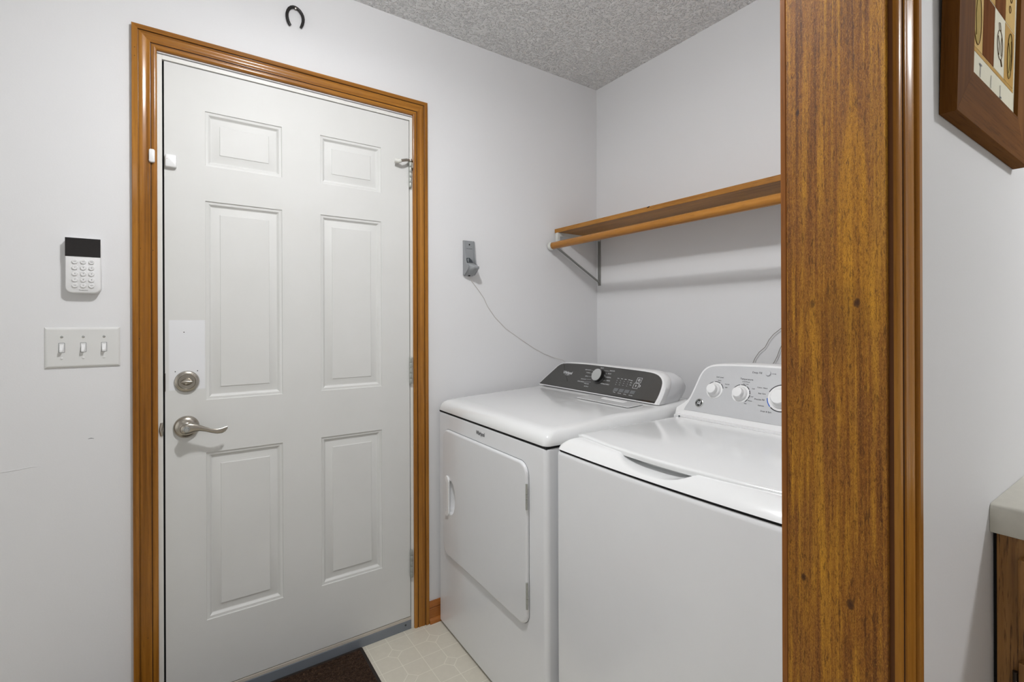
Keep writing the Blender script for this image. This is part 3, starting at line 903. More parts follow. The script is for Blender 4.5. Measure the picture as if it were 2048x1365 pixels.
# hook cup under the rod end
rr = .0200
ring_pts = [(RX + rr * math.cos(a), bym, RZ + rr * math.sin(a)) for a in [math.radians(v) for v in range(110, 372, 12)]]
loft(b, [[Vector((x + (RX - x) * k, y + s, z + (RZ - z) * k)) for k, s in ((0, -.010), (0, .010), (.11, .010), (.11, -.010))] for x, y, z in ring_pts])
part('rod_hook', b, M['bracket_white'], br, smooth=40)
b = bmesh.new()
box(b, SHX0 - .004, SHX0 + .010, by0, by1, RZ + .012, 1.6655)
part('hanger_plate', b, M['bracket_white'], br, bevel=.001)
for z in (1.654, 1.428):
    b = bmesh.new(); lathe(b, [(.0042, 0), (.0038, .0015), (.001, .002)], frame((XA - .0036, bym, z), (0, -1, 0), (0, 0, 1)), 12)
    part('screw', b, M['nickel'], br, smooth=40)

# ================================================================== appliances
def tilt(d0, z0, d1, z1):
    """plane of a console face in appliance coordinates: u = width, v = up the face"""
    return frame((0, d0, z0), (1, 0, 0), (0, d1 - d0, z1 - z0))
def smooth_outline(pts, n=3):
    """Chaikin smoothing of an open polyline, endpoints kept"""
    for _ in range(n):
        out = [pts[0]]
        for a, c in zip(pts[:-1], pts[1:]):
            out.append((a[0] * .75 + c[0] * .25, a[1] * .75 + c[1] * .25)); out.append((a[0] * .25 + c[0] * .75, a[1] * .25 + c[1] * .75))
        out.append(pts[-1]); pts = out
    return pts
def offset_outline(pts, d):
    """open polyline given left bottom -> over the top -> right bottom, pushed outwards by d (number or function of index fraction)"""
    out = []
    n = len(pts)
    for i, p in enumerate(pts):
        a = pts[max(i - 1, 0)]; c = pts[min(i + 1, n - 1)]
        dx, dy = c[0] - a[0], c[1] - a[1]
        L = math.hypot(dx, dy) or 1
        k = d(i / (n - 1)) if callable(d) else d
        out.append((p[0] - dy / L * k, p[1] + dx / L * k))
    return out

# ---------------- dryer
DRW, DRD = 0.733, 0.700
dry = T('dryer', (0.875, 1.814, 0), math.atan2(-.99973, -.0232), 'white front-loading dryer with charcoal control panel beside the door', 'dryer')
def rr_d(w0, w1, d0, d1, r, z, seg=6):
    return [Vector((x, y, z(y) if callable(z) else z)) for x, y in rrect(w0, w1, d0, d1, r, seg)]
b = bmesh.new()
rings = [rr_d(0, DRW, 0, DRD, .016, z) for z in (.012, .020, .855)]
rings.append(rr_d(.001, DRW - .001, .001, DRD, .016, .862))
rings.append(rr_d(.006, DRW - .006, .006, DRD, .016, .8655))
loft(b, rings)
cab = part('cabinet', b, M['enamel'], dry, world=False, smooth=40)
def cut(obj, x0, x1, y0, y1, z0, z1):
    c = part('cutter', B(x0, x1, y0, y1, z0, z1), M['dark'], None)
    c.matrix_world = rootmat(obj)
    md = obj.modifiers.new('cut', 'BOOLEAN'); md.object = c; md.operation = 'DIFFERENCE'; md.solver = 'EXACT'
    bpy.context.view_layer.update()
    me = bpy.data.meshes.new_from_object(obj.evaluated_get(bpy.context.evaluated_depsgraph_get()))
    obj.modifiers.clear(); obj.data = me
    bpy.data.objects.remove(c, do_unlink=True)
cut(cab, .10, .20, -.05, .06, .45, .65)
b = bmesh.new()
def ztop(base, k): return lambda d: base + k * .030 * max(0, min(1, (d) / .56))
loft(b, [rr_d(.010, DRW - .010, .012, DRD, .014, .8705), rr_d(.001, DRW - .001, .001, DRD, .018, .8715), rr_d(-.001, DRW + .001, -.001, DRD, .020, .8725), rr_d(-.001, DRW + .001, -.001, DRD, .020, ztop(.880, .2)),
         rr_d(.0005, DRW - .0005, .002, DRD, .020, ztop(.890, .4)), rr_d(.0035, DRW - .0035, .0065, DRD, .022, ztop(.899, .7)), rr_d(.0085, DRW - .0085, .0135, DRD, .025, ztop(.906, .9)),
         rr_d(.016, DRW - .016, .023, DRD, .028, ztop(.9105, 1)), rr_d(.026, DRW - .026, .036, DRD, .032, ztop(.913, 1)), rr_d(.040, DRW - .040, .052, DRD - .01, .036, ztop(.914, 1))], cap1=False)
# flat top
top_ring = rr_d(.040, DRW - .040, .052, DRD - .01, .036, ztop(.914, 1))
c_ = [b.verts.new(p) for p in top_ring]; b.faces.new(c_)
bmesh.ops.remove_doubles(b, verts=b.verts, dist=.00001)
part('top_panel', b, M['enamel_top'], dry, world=False, smooth=60)
b = bmesh.new(); box(b, .004, DRW - .004, .0035, DRD - .01, .8640, .8715)
part('seam', b, M['dark'], dry, world=False)
for x in (.04, DRW - .04):
    for y in (.05, DRD - .05):
        b = bmesh.new(); lathe(b, [(.018, 0), (.018, .012)], Matrix.Translation((x, y, 0)), 12)
        part('foot', b, M['dark'], dry, world=False)
# lint screen lid on the top, right rear
b = bmesh.new()
zt = lambda w, d: .914 + .030 * min(1, d / .56)
def top_quad(w0, w1, d0, d1, h, th):
    bb = bmesh.new()
    pts = rrect(w0, w1, d0, d1, .006, 3)
    loft(bb, [[Vector((x, y, zt(x, y) - .001)) for x, y in pts], [Vector((x, y, zt(x, y) + h)) for x, y in pts]])
    return bb
lid = part('lint_screen_lid', top_quad(.395, .665, .405, .485, .0016, .001), M['enamel_top'], dry, world=False, bevel=.0006)
part('finger_grip', top_quad(.48, .60, .452, .474, .0030, .001), M['plastic_white'], lid, world=False, bevel=.0008)
# console
PD = tilt(.51, .9430, .56, 1.0435)
outl = smooth_outline([(.012, 0), (.057, .05), (.085, .080), (.105, .101), (.135, .1125), (.220, .1165), (.321, .118), (.527, .1155), (.620, .1135), (.665, .108), (.690, .092), (.699, .070), (.698, .030), (.690, 0)], 2)
def face_ring(pl, o_, h=0.0): return [pl @ Vector((x, y, h)) for x, y in o_]
def back_ring(pl, o_, dd, sz=1.0, z0=.943, shx=0.0):
    out = []
    for x, y in o_:
        v = pl @ Vector((x, y, 0))
        v.z = z0 + (v.z - z0) * sz; v.y += dd * (1 - 0.0) - (v.z - z0) * 0.0
        v.x = x + (0.36 - x) * shx
        out.append(v)
    return out
def shell_outline(o_, d):
    q = offset_outline(o_, d); q[0] = (q[0][0], -.004); q[-1] = (q[-1][0], -.004); return q
wr = lambda f: .0035 + .006 * max(0, (f - .55) / .45)
wr2 = lambda f: .005 + .012 * max(0, (f - .5) / .5)
b = bmesh.new()
loft(b, [face_ring(PD, shell_outline(outl, wr), .001), back_ring(PD, shell_outline(outl, wr2), .006), back_ring(PD, shell_outline(outl, wr2), .030), back_ring(PD, shell_outline(outl, lambda f: wr2(f) - .002), .034)], cap1=True)
part('console_rim', b, M['plastic_white'], dry, world=False, smooth=40)
b = bmesh.new()
loft(b, [back_ring(PD, shell_outline(outl, lambda f: wr2(f) - .003), .033), back_ring(PD, shell_outline(outl, lambda f: wr2(f) - .003), .075, .98), back_ring(PD, shell_outline(outl, lambda f: wr2(f) - .004), .110, .88, shx=.01), back_ring(PD, shell_outline(outl, lambda f: wr2(f) - .01), .135, .66, shx=.02)], cap1=True)
part('console_housing', b, M['enamel'], dry, world=False, smooth=50)
b = bmesh.new(); plate(b, outl, PD, -.001, .0022)
cpn = part('control_panel', b, M['console_dark'], dry, world=False, label='charcoal curved control panel')
b = bmesh.new(); plate(b, [(.50, .0015), (.688, .0015), (.693, .006), (.45, .0045)], PD, .0021, .0026)
part('panel_shadow_line', b, M['black_gloss'], cpn, world=False)
def F(pl, w, t, h=0): return pl @ Matrix.Translation((w, t, h))
b = bmesh.new()
H = .0024
text_into(b, 'Whirlpool', .0185, F(PD, .152, .0695), 'LEFT', H, sx=.78, shear=.15, bold=.0003)
# swoosh under and above the word
tube(b, [F(PD, .168 + .03 * k / 6, .0605 - .0018 * math.sin(PI * k / 6), H) @ Vector((0, 0, 0)) for k in range(7)], .0006, 5)
part('logo', b, M['print_white'], cpn, world=False, kind='stuff', label='white brand lettering')
b = bmesh.new()
labs_r = [('Wrinkle', .386, .106, .3995), ('Delicates', .428, .097, .0), ('Bulky Items', .420, .085, .0), ('Damp Dry', .413, .070, .0), ('Sheets', .418, .0545, .0), ('Timed Dry', .398, .041, 0)]
def lead(w0, t0, w1, t1): tube(b, [F(PD, w0, t0, H) @ Vector((0, 0, 0)), F(PD, w1, t1, H) @ Vector((0, 0, 0))], .0003, 4)
for s_, w_, t_, ww in (('HEAVY', .372, .1085, 0), ('DELICATE', .428, .1010, 0), ('BULKY', .424, .0880, 0), ('NORMAL', .422, .0725, 0), ('SHEETS', .428, .0585, 0), ('WRINKLE SHIELD', .402, .0430, 0)):
    text_into(b, s_, .0062, F(PD, w_, t_), 'LEFT', H)
for a in ((.390, .099, .424, .099), (.397, .0870, .420, .0870), (.400, .0725, .418, .0725), (.402, .0560, .424, .0575), (.388, .0460, .399, .0445)): lead(*a)
for s_, w_, t_ in (('HEAVY DUTY', .322, .0935), ('TOWELS', .322, .0810), ('JEANS', .316, .0655), ('QUICK DRY', .312, .0510), ('STEAM REFRESH', .306, .0385), ('TIMED DRY', .338, .0330), ('AIR ONLY', .340, .0215)):
    text_into(b, s_, .0060, F(PD, w_, t_), 'RIGHT', H)
for a in ((.326, .0935, .340, .0905), (.325, .0810, .336, .0790), (.319, .0655, .336, .0655), (.315, .0520, .340, .0540), (.309, .0400, .344, .0430)): lead(*a)
part('dial_lettering', b, M['print_white'], cpn, world=False, kind='stuff')
b = bmesh.new()
for i_ in range(4):
    for j_ in range(4):
        plate(b, rrect(.482 + .019 * i_, .482 + .019 * i_ + (.010 if j_ == 3 else .003), .0475 + .0085 * j_, .0487 + .0085 * j_, .0004, 2), PD, H - .0003, H)
for k in range(3):
    plate(b, rrect(.553 - .001 * k, .561, .053 + .009 * k, .0545 + .009 * k, .0005, 2), PD, H - .0003, H)
for s_, w_, t_ in (('Temp', .489, .0165), ('Dryness', .517, .0155), ('Damp', .545, .0150), ('Wrinkle', .574, .0140)):
    text_into(b, s_, .0056, F(PD, w_, t_), 'CENTER', H)
part('indicator_marks', b, M['print_white'], cpn, world=False, kind='stuff')
for k in range(4):
    w0 = .482 + .0285 * k
    b = bmesh.new(); plate(b, [(w0 - .002, .0205), (w0 + .021, .0205), (w0 + .025, .0335), (w0 + .002, .0335)], PD, .0021, .0030)
    part('touch_button', b, M['print_grey'], cpn, world=False)
def outline_box(w0, w1, t0, t1, sk=.003):
    bb = bmesh.new()
    q = [(w0, t0), (w1, t0), (w1 + sk, t1), (w0 + sk, t1)]
    for i in range(4):
        a, c = q[i], q[(i + 1) % 4]
        tube(bb, [F(PD, a[0], a[1], H) @ Vector((0, 0, 0)), F(PD, c[0], c[1], H) @ Vector((0, 0, 0))], .00055, 5)
    return bb
b = outline_box(.579, .601, .0665, .0865)
text_into(b, 'O', .013, F(PD, .5915, .0765), 'CENTER', H, bold=.0003)
part('stop_button', b, M['print_white'], cpn, world=False)
b = outline_box(.571, .594, .0435, .0635)
text_into(b, 'II', .011, F(PD, .584, .0535), 'CENTER', H, bold=.0002)
tube(b, [F(PD, .598 + .008 * math.sin(a), .055 + .004 * math.cos(a), H) @ Vector((0, 0, 0)) for a in (0, .8, 1.6, 2.4, 3.1)], .0012, 5)
part('start_button', b, M['print_white'], cpn, world=False)
# thin dark crack / cord line across the panel
b = bmesh.new()
tube(b, [F(PD, w, t, .0026) @ Vector((0, 0, 0)) for w, t in ((.133, .112), (.141, .100), (.151, .086), (.160, .073), (.172, .061), (.183, .050), (.194, .040), (.200, .030))], .0007, 5)
part('hairline', b, M['black_gloss'], cpn, world=False)
kd_ = part('dial_base', (lambda bb: (lathe(bb, [(.0310, .002), (.0310, .0045), (.0290, .0060), (.0285, .0060)], F(PD, .383, .0715), 36), bb)[1])(bmesh.new()), M['black_gloss'], cpn, world=False, smooth=40)
b = bmesh.new(); lathe(b, [(.0280, .005), (.0280, .0070), (.0268, .008), (.0266, .0205), (.0258, .0222)], F(PD, .383, .0715), 40)
part('dial', b, M['black_gloss'], cpn, world=False, smooth=40, label='black rotary dial with silver face')
b = bmesh.new(); lathe(b, [(.0259, .0218), (.0255, .0230), (.0020, .0230)], F(PD, .383, .0715), 40)
part('dial_face', b, M['chrome'], cpn, world=False, smooth=40)

# dryer door: height field with a scooped grip
W0, W1, Z0, Z1, RC = .0600, .6480, .3120, .8060, .040
def rdist(x, z):
    qx = abs(x - (W0 + W1) / 2) - (W1 - W0) / 2 + RC; qz = abs(z - (Z0 + Z1) / 2) - (Z1 - Z0) / 2 + RC
    return -(math.hypot(max(qx, 0), max(qz, 0)) + min(max(qx, qz), 0) - RC)   # inside positive
def door_h(x, z):
    e = rdist(x, z)
    h = .010 * (1 - (1 - min(1, e / .006)) ** 2)
    # shallow outer bevel
    # grip bowl
    u = (x - .122) / .046; v = (z - .5480) / .068
    if u > 0:
        rr_ = math.sqrt(u * u + abs(v) ** 2.6)
        if rr_ < 1: h -= .034 * (1 - rr_ ** 2.2) ** .8
    return h
b = bmesh.new()
def axis_pts(a, c, special, base, fine, fa, fb):
    pts = []; x = a
    while x < c - 1e-6:
        pts.append(x)
        step = fine if (fa <= x <= fb or x - a < .007 or c - x < .0075) else base
        x += step
    pts.append(c); return pts
# polar-like mesh: rounded outline rings towards inside, then grid inside
xs_ = axis_pts(W0 + .008, W1 - .008, None, .03, .0022, .108, .172)
zs_ = axis_pts(Z0 + .008, Z1 - .008, None, .03, .0028, .470, .624)
grid = {}
for i, x in enumerate(xs_):
    for j, z in enumerate(zs_):
        if rdist(x, z) > .0075: grid[(i, j)] = b.verts.new((x, -door_h(x, z), z))
for i in range(len(xs_) - 1):
    for j in range(len(zs_) - 1):
        q = [grid.get(k) for k in ((i, j), (i + 1, j), (i + 1, j + 1), (i, j + 1))]
        if all(q): b.faces.new(q)
# border: rings
rim = []
for ins, h in ((0, 0.0005), (0, .004), (.0008, .0068), (.002, .0085), (.004, .0096), (.0070, .010), (.0400, .00999)):
    r_ = max(.002, RC - ins)
    rim.append([Vector((x, -h, z)) for x, z in rrect(W0 + ins, W1 - ins, Z0 + ins, Z1 - ins, r_, 10)])
loft(b, rim[:6], cap0=False, cap1=False)
# the field plane behind corner cells so that no gaps remain (ring strip between border and grid)
vr = [[b.verts.new(p) for p in rg] for rg in (rim[5], [Vector((x, -.00995, z)) for x, z in rrect(W0 + .056, W1 - .056, Z0 + .056, Z1 - .056, .010, 10)])]
n_ = len(vr[0])
for i in range(n_):
    j = (i + 1) % n_; b.faces.new((vr[0][i], vr[0][j], vr[1][j], vr[1][i]))
ddoor = part('door', b, M['enamel'], dry, world=False, smooth=35)
# recessed lip groove around the door
b = bmesh.new()
og = rrect(W0 - .0022, W1 + .0022, Z0 - .0022, Z1 + .0022, RC + .0022, 10); ig = rrect(W0, W1, Z0, Z1, RC, 10)
vo = [b.verts.new((x, -.0006, z)) for x, z in og]; vi = [b.verts.new((x, -.0006, z)) for x, z in ig]
for i in range(len(og)):
    j = (i + 1) % len(og); b.faces.new((vo[i], vo[j], vi[j], vi[i]))
part('door_gap', b, M['grey_plastic'], dry, world=False)
# grip piece
b = bmesh.new()
plate(b, smooth_outline([(.094, .470), (.094, .480), (.110, .492), (.1105, .60), (.094, .610), (.096, .626), (.113, .628), (.124, .612), (.1225, .60), (.1225, .492), (.124, .484), (.112, .468), (.094, .470)], 1)[:-1], frame((0, -.010, 0), (1, 0, 0), (0, 0, 1)), -.001, .006, .0018)
part('grip', b, M['plastic_white'], ddoor, world=False, smooth=35)
for z0, z1 in ((.668, .746), (.370, .450)):
    b = bmesh.new()
    for k in range(5):
        L = (z1 - z0) / 5
        lathe(b, [(.0035, z0 + k * L + .0004), (.0035, z0 + (k + 1) * L - .0004)], Matrix.Translation((W1 + .0005, -.009, 0)), 10)
    part('hinge', b, M['hinge'], dry, world=False, smooth=40, label='small bare steel hinge')
b = bmesh.new()
text_into(b, 'Whirlpool', .0200, frame((.322, -.0003, .8385), (1, 0, 0), (0, 0, 1)), 'LEFT', .0006, sx=.72, shear=.12, bold=.00035)
part('badge', b, M['print_dark'], dry, world=False, kind='stuff', label='dark brand lettering above the dryer door')

# ---------------- washer
WW, WD = 0.686, 0.675
wsh = T('washing_machine', (0.874, 1.057, 0), -PI / 2, 'white top-loading washing machine with grey control panel beside the wooden jamb', 'washing machine')
bow = lambda w, a=.014: -a * (1 - ((w - WW / 2) / (WW / 2)) ** 2)
def wring(ins, z, r=.016, back=WD, fr=0.0, a=.014):
    pts = rrect(ins, WW - ins, fr + ins, back, max(.004, r), 6)
    # subdivide the front edge
    out = []
    n = len(pts)
    for i in range(n):
        p, q = pts[i], pts[(i + 1) % n]
        out.append(p)
        if abs(p[1] - q[1]) < 1e-6 and abs(p[0] - q[0]) > .3 and p[1] < .3:
            for k in range(1, 24): out.append((p[0] + (q[0] - p[0]) * k / 24, p[1]))
    return [Vector((x, y + (bow(x, a) if y < .3 else 0) * max(0, 1 - (y - fr) / .3), z)) for x, y in out]
b = bmesh.new()
loft(b, [wring(0, .014), wring(0, .020), wring(0, .856), wring(.001, .864), wring(.005, .868)])
part('cabinet', b, M['enamel'], wsh, world=False, smooth=40)
b = bmesh.new(); loft(b, [wring(.004, .866), wring(.004, .8740)])
part('seam', b, M['dark'], wsh, world=False)
for x in (.04, WW - .04):
    for y in (.05, WD - .05):
        b = bmesh.new(); lathe(b, [(.018, 0), (.018, .014)], Matrix.Translation((x, y, 0)), 12)
        part('foot', b, M['dark'], wsh, world=False)
# top cover: height field with the hand scoop
def lidf(w): return .066 + bow(w, .040)           # lid's front edge
def cover_z(w, d):
    e = min(w, WW - w, d - bow(w))
    e = max(e, 0)
    z = .8735 + .0335 * (1 - (1 - min(1, e / .060)) ** 2.3)
    # side crown falls quicker
    es = min(w, WW - w)
    z2 = .8735 + .0335 * (1 - (1 - min(1, es / .035)) ** 2.6)
    z = min(z, z2)
    # scoop
    lf = lidf(w)
    uu = (w - .326) / .112
    if abs(uu) < 1:
        width = (1 - abs(uu) ** 3) ** .6
        reach = .046 * width
        s = (lf + .012 - d) / reach if reach > 1e-6 else 9
        back = (d - (lf + .030))
        if s < 1 and back < 0:
            k = 1 - max(0, s) ** 2 if s > 0 else 1
            z -= .022 * k * width
    return z
b = bmesh.new()
NW = 150
ds = [0, .002, .005, .009, .014, .02, .026] + [.026 + .0028 * k for k in range(1, 34)] + [.13, .17, .23, .30, .40, .50, .58, .66, .675]
gr = []
for i in range(NW + 1):
    u = i / NW
    w = WW * (u if .03 < u < .97 else (.03 * (u / .03) ** 2 if u <= .03 else 1 - .03 * ((1 - u) / .03) ** 2))
    col = []
    cr = .022
    f0 = bow(w)
    ew = min(w, WW - w)
    if ew < cr: f0 += cr - math.sqrt(max(0, cr * cr - (cr - ew) ** 2))
    for d in ds:
        dd = f0 + (WD - f0) * (d / .675)
        e_c = .8735 if d == 0 else None
        col.append(b.verts.new((w, dd, cover_z(w, dd - (f0 - bow(w)) * (1 - d / .675)) if not e_c else .8735)))
    gr.append(col)
for i in range(NW):
    for j in range(len(ds) - 1):
        b.faces.new((gr[i][j], gr[i + 1][j], gr[i + 1][j + 1], gr[i][j + 1]))
part('top_cover', b, M['enamel_top'], wsh, world=False, smooth=50)
# lid
b = bmesh.new()
def lid_ring(ins, z):
    out = []
    n = 40
    w0, w1, dback = .030 + ins, WW - .030 - ins, .5070 - ins
    for k in range(n + 1):
        w = w0 + (w1 - w0) * k / n
        out.append(Vector((w, lidf(w) + ins, z)))
    out.append(Vector((w1, dback, z))); out.append(Vector((w0, dback, z)))
    return out
loft(b, [lid_ring(.001, .8985), lid_ring(-.0005, .9075), lid_ring(.0005, .9105), lid_ring(.004, .9125), lid_ring(.012, .9132)], cap0=True, cap1=True)
part('lid', b, M['enamel_top'], wsh, world=False, smooth=45)
# hinge strip between lid and console
b = bmesh.new()
plate(b, rrect(.012, WW - .012, .508, .60, .006, 3), Matrix.Translation((0, 0, 0)), .9035, .9155, .002)
part('hinge_strip', b, M['plastic_white'], wsh, world=False, smooth=40)
for x in (.040, WW - .040):
    b = bmesh.new(); lathe(b, [(.003, 0), (.003, .002), (.0018, .0032)], Matrix.Translation((x, .503, .9125)), 10)
    part('lid_bumper', b, M['grey_plastic_dark'], wsh, world=False, smooth=40)
# console
PW = tilt(.54, .93, .60, 1.08)
half = [(.034, 0), (.037, .012), (.049, .036), (.058, .070), (.066, .110), (.074, .137), (.088, .153), (.108, .161), (.150, .165), (.201, .168), (.270, .170), (.343, .1705)]
oW = smooth_outline(half + [(WW - x, y) for x, y in reversed(half[:-1])], 2)
def flare(o_, d, base=.030):
    q = offset_outline(o_, d)
    out = []
    for x, y in q:
        k = max(0, 1 - y / .05) ** 2
        x2 = x - base * k if x < WW / 2 else x + base * k
        out.append((max(.003, min(WW - .003, x2)), y))
    out[0] = (out[0][0], -.022); out[-1] = (out[-1][0], -.022)
    return out
def back_ring_w(o_, dd, sz=1.0):
    out = []
    for x, y in o_:
        v = PW @ Vector((x, y, 0)); v.y += dd; v.z = .91 + (v.z - .91) * sz; out.append(v)
    return out
b = bmesh.new()
loft(b, [face_ring(PW, flare(oW, .003), .002), face_ring(PW, flare(oW, .0070), .001), back_ring_w(flare(oW, .0095), .010), back_ring_w(flare(oW, .009), .060), back_ring_w(flare(oW, .004), .072, .97), back_ring_w(flare(oW, -.01), .074, .93)], cap0=True)
part('console_housing', b, M['plastic_white'], wsh, world=False, smooth=40)
b = bmesh.new(); plate(b, oW, PW, -.001, .0032)
wp = part('control_panel', b, M['console_grey'], wsh, world=False, label='silver grey control panel')
def FWp(w, t, h=0): return PW @ Matrix.Translation((w, t, h))
HW = .0034
def knob(w, t, rb, name='knob', blue=False):
    bb = bmesh.new(); lathe(bb, [(rb, .003), (rb, .0042), (rb * .90, .0050), (rb * .86, .0050)], FWp(w, t), 36)
    base = part('knob_bezel', bb, M['plastic_white'], wp, world=False, smooth=40)
    bb = bmesh.new(); lathe(bb, [(rb * .80, .0045), (rb * .78, .0105), (rb * .68, .0135), (rb * .60, .0150), (rb * .585, .0245), (rb * .54, .0272), (rb * .47, .0280), (.001, .0280)], FWp(w, t), 36)
    part(name, bb, M['plastic_white'], wp, world=False, smooth=40, label='white round control knob')
def arc(w, t, r, a0, a1, th, mat, hh=HW):
    bb = bmesh.new(); n = max(3, int(abs(a1 - a0) / 8))
    ri = [[FWp(w, t) @ Vector(((r + s) * math.cos(math.radians(a0 + (a1 - a0) * k / n)), (r + s) * math.sin(math.radians(a0 + (a1 - a0) * k / n)), hh)) for k in range(n + 1)] for s in (-th / 2, th / 2)]
    va = [bb.verts.new(p) for p in ri[0]]; vb = [bb.verts.new(p) for p in ri[1]]
    for k in range(n): bb.faces.new((va[k], va[k + 1], vb[k + 1], vb[k]))
    part('scale_arc', bb, mat, wp, world=False)
knob(.1300, .0795, .0280); knob(.2190, .0785, .0280); knob(.3430, .0800, .0385)
for a0, a1 in ((112, 150), (60, 100), (18, 52)): arc(.1300, .0795, .0294, a0, a1, .0024, M['print_dark'])
for a0, a1 in ((104, 150), (64, 98), (34, 58), (4, 28), (-24, -2), (-50, -30)): arc(.2190, .0785, .0294, a0, a1, .0024, M['print_dark'])
for a0, a1, mm in ((70, 158, 'print_dark'), (186, 226, 'print_blue'), (230, 300, 'print_dark'), (20, 62, 'print_dark'), (-50, 14, 'print_dark')): arc(.3430, .0800, .0402, a0, a1, .0030, M[mm])
b = bmesh.new()
for s_, w_, t_, sz_, al in (('Soil Level', .139, .1250, .0066, 'CENTER'), ('Heavy', .140, .1140, .0048, 'CENTER'), ('Normal', .161, .1040, .0048, 'LEFT'), ('Light', .163, .0935, .0048, 'LEFT'),
                            ('Temperature', .229, .1270, .0078, 'CENTER'), ('(Cold Rinse)', .229, .1185, .0048, 'CENTER'), ('Tap Cold', .229, .1110, .0046, 'CENTER'), ('Cold', .251, .0990, .0046, 'LEFT'), ('Cool', .250, .0740, .0050, 'LEFT'), ('Warm', .246, .0600, .0050, 'LEFT'), ('Hot', .236, .0500, .0050, 'LEFT'),
                            ('Deep Fill', .2730, .1510, .0085, 'RIGHT'),
                            ('Whites', .343, .1260, .0056, 'CENTER'), ('Colors  Heavy', .2985, .1050, .0054, 'RIGHT'), ('Easy Care', .2960, .0870, .0056, 'RIGHT'), ('Precise Fill', .2960, .0680, .0072, 'RIGHT'), ('Delicates', .2980, .0500, .0050, 'RIGHT'), ('Drain & Spin', .3230, .0340, .0064, 'RIGHT')):
    text_into(b, s_, sz_, FWp(w_, t_), al, HW, bold=.0001)
tube(b, [FWp(.303, .1515, HW) @ Vector((0, 0, 0)), FWp(.312, .1515, HW) @ Vector((0, 0, 0))], .0005, 4)
lathe(b, [(.0013, HW - .0002), (.0013, HW + .0002)], FWp(.3135, .1515), 8)
part('panel_lettering', b, M['print_dark'], wp, world=False, kind='stuff')
b = bmesh.new(); lathe(b, [(.0078, .003), (.0078, .0065), (.0068, .0078), (.001, .0080)], FWp(.2925, .1510), 24)
part('push_button', b, M['console_grey'], wp, world=False, smooth=40)
b = bmesh.new(); lathe(b, [(.0150, .003), (.0150, .0042), (.0138, .0052), (.0136, .0052)], FWp(.0850, .0300), 32)
bd = part('badge', b, M['chrome'], wp, world=False, smooth=40, label='round chrome brand badge with curly letters')
b = bmesh.new(); lathe(b, [(.0122, .0048), (.0122, .0056)], FWp(.0850, .0300), 32)
part('badge_disc', b, M['black_gloss'], bd, world=False)
b = bmesh.new(); text_into(b, 'GE', .0135, FWp(.0848, .0300), 'CENTER', .0060, sx=.78, shear=.3, bold=.0003)
for k in range(4):
    a0 = PI / 2 * k + .4
    tube(b, [FWp(.0850 + .0095 * math.cos(a0 + q), .0300 + .0095 * math.sin(a0 + q), .0059) @ Vector((0, 0, 0)) for q in (0, .3, .6, .9)], .0004, 4)
part('badge_letters', b, M['print_white'], bd, world=False, kind='stuff')

# washer's cable and hose rising behind it
b = bmesh.new()
tube(b, [Vector((1.786, 1.06, .80)), Vector((1.788, 1.03, .95))] + [onX(*p, 1.788) for p in ((1503, 733), (1510, 717), (1518, 705), (1530, 695), (1538, 680), (1547, 669), (1556, 662), (1566, 654))] + [Vector((1.788, .82, 1.245)), Vector((1.788, .76, 1.265)), Vector((1.788, .70, 1.262)), Vector((1.788, .65, 1.235)), Vector((1.788, .615, 1.18)), Vector((1.788, .60, 1.10)), Vector((1.788, .595, .98)), Vector((1.788, .59, .80))], .0012, 8)
tag(part('power_cable', b, M['cable'], None, smooth=60), 'thin grey cable rising behind the washer, the one nearer the corner', 'cable')
b = bmesh.new()
tube(b, [Vector((1.786, .99, .80)), Vector((1.788, .96, .95))] + [onX(*p, 1.788) for p in ((1541, 735), (1549, 724), (1555, 712), (1559, 700), (1564, 690))] + [Vector((1.788, .855, 1.170)), Vector((1.788, .825, 1.182)), Vector((1.788, .795, 1.170)), Vector((1.788, .775, 1.13)), Vector((1.788, .765, 1.06)), Vector((1.788, .76, .80))], .0013, 8)
tag(part('power_cable', b, M['cable'], None, smooth=60), 'thin grey cable behind the washer, the one touching the wooden jamb', 'cable')

# ================================================================== door mat
b = bmesh.new()
mx0, mx1, my0, my1 = -0.33, 0.5600, 1.25, 1.8255
plate(b, rrect(mx0, mx1, my0, my1, .008, 4), Matrix.Identity(4), 0.0005, .006, .0015)
matt = T('door_mat', (0.115, 1.54, 0), label='dark brown ribbed door mat on the floor against the sill', cat='mat')
part('backing', b, M['mat_edge'], matt)
b = bmesh.new()
nx, ny = 110, 72
gv = [[b.verts.new((mx0 + .012 + (mx1 - mx0 - .024) * i / nx, my0 + .012 + (my1 - my0 - .024) * j / ny, .0062 + .0022 * random.random() + (.0008 if (j % 3) else -.0006))) for j in range(ny + 1)] for i in range(nx + 1)]
for i in range(nx):
    for j in range(ny): b.faces.new((gv[i][j], gv[i + 1][j], gv[i + 1][j + 1], gv[i][j + 1]))
part('pile', b, M['mat'], matt)

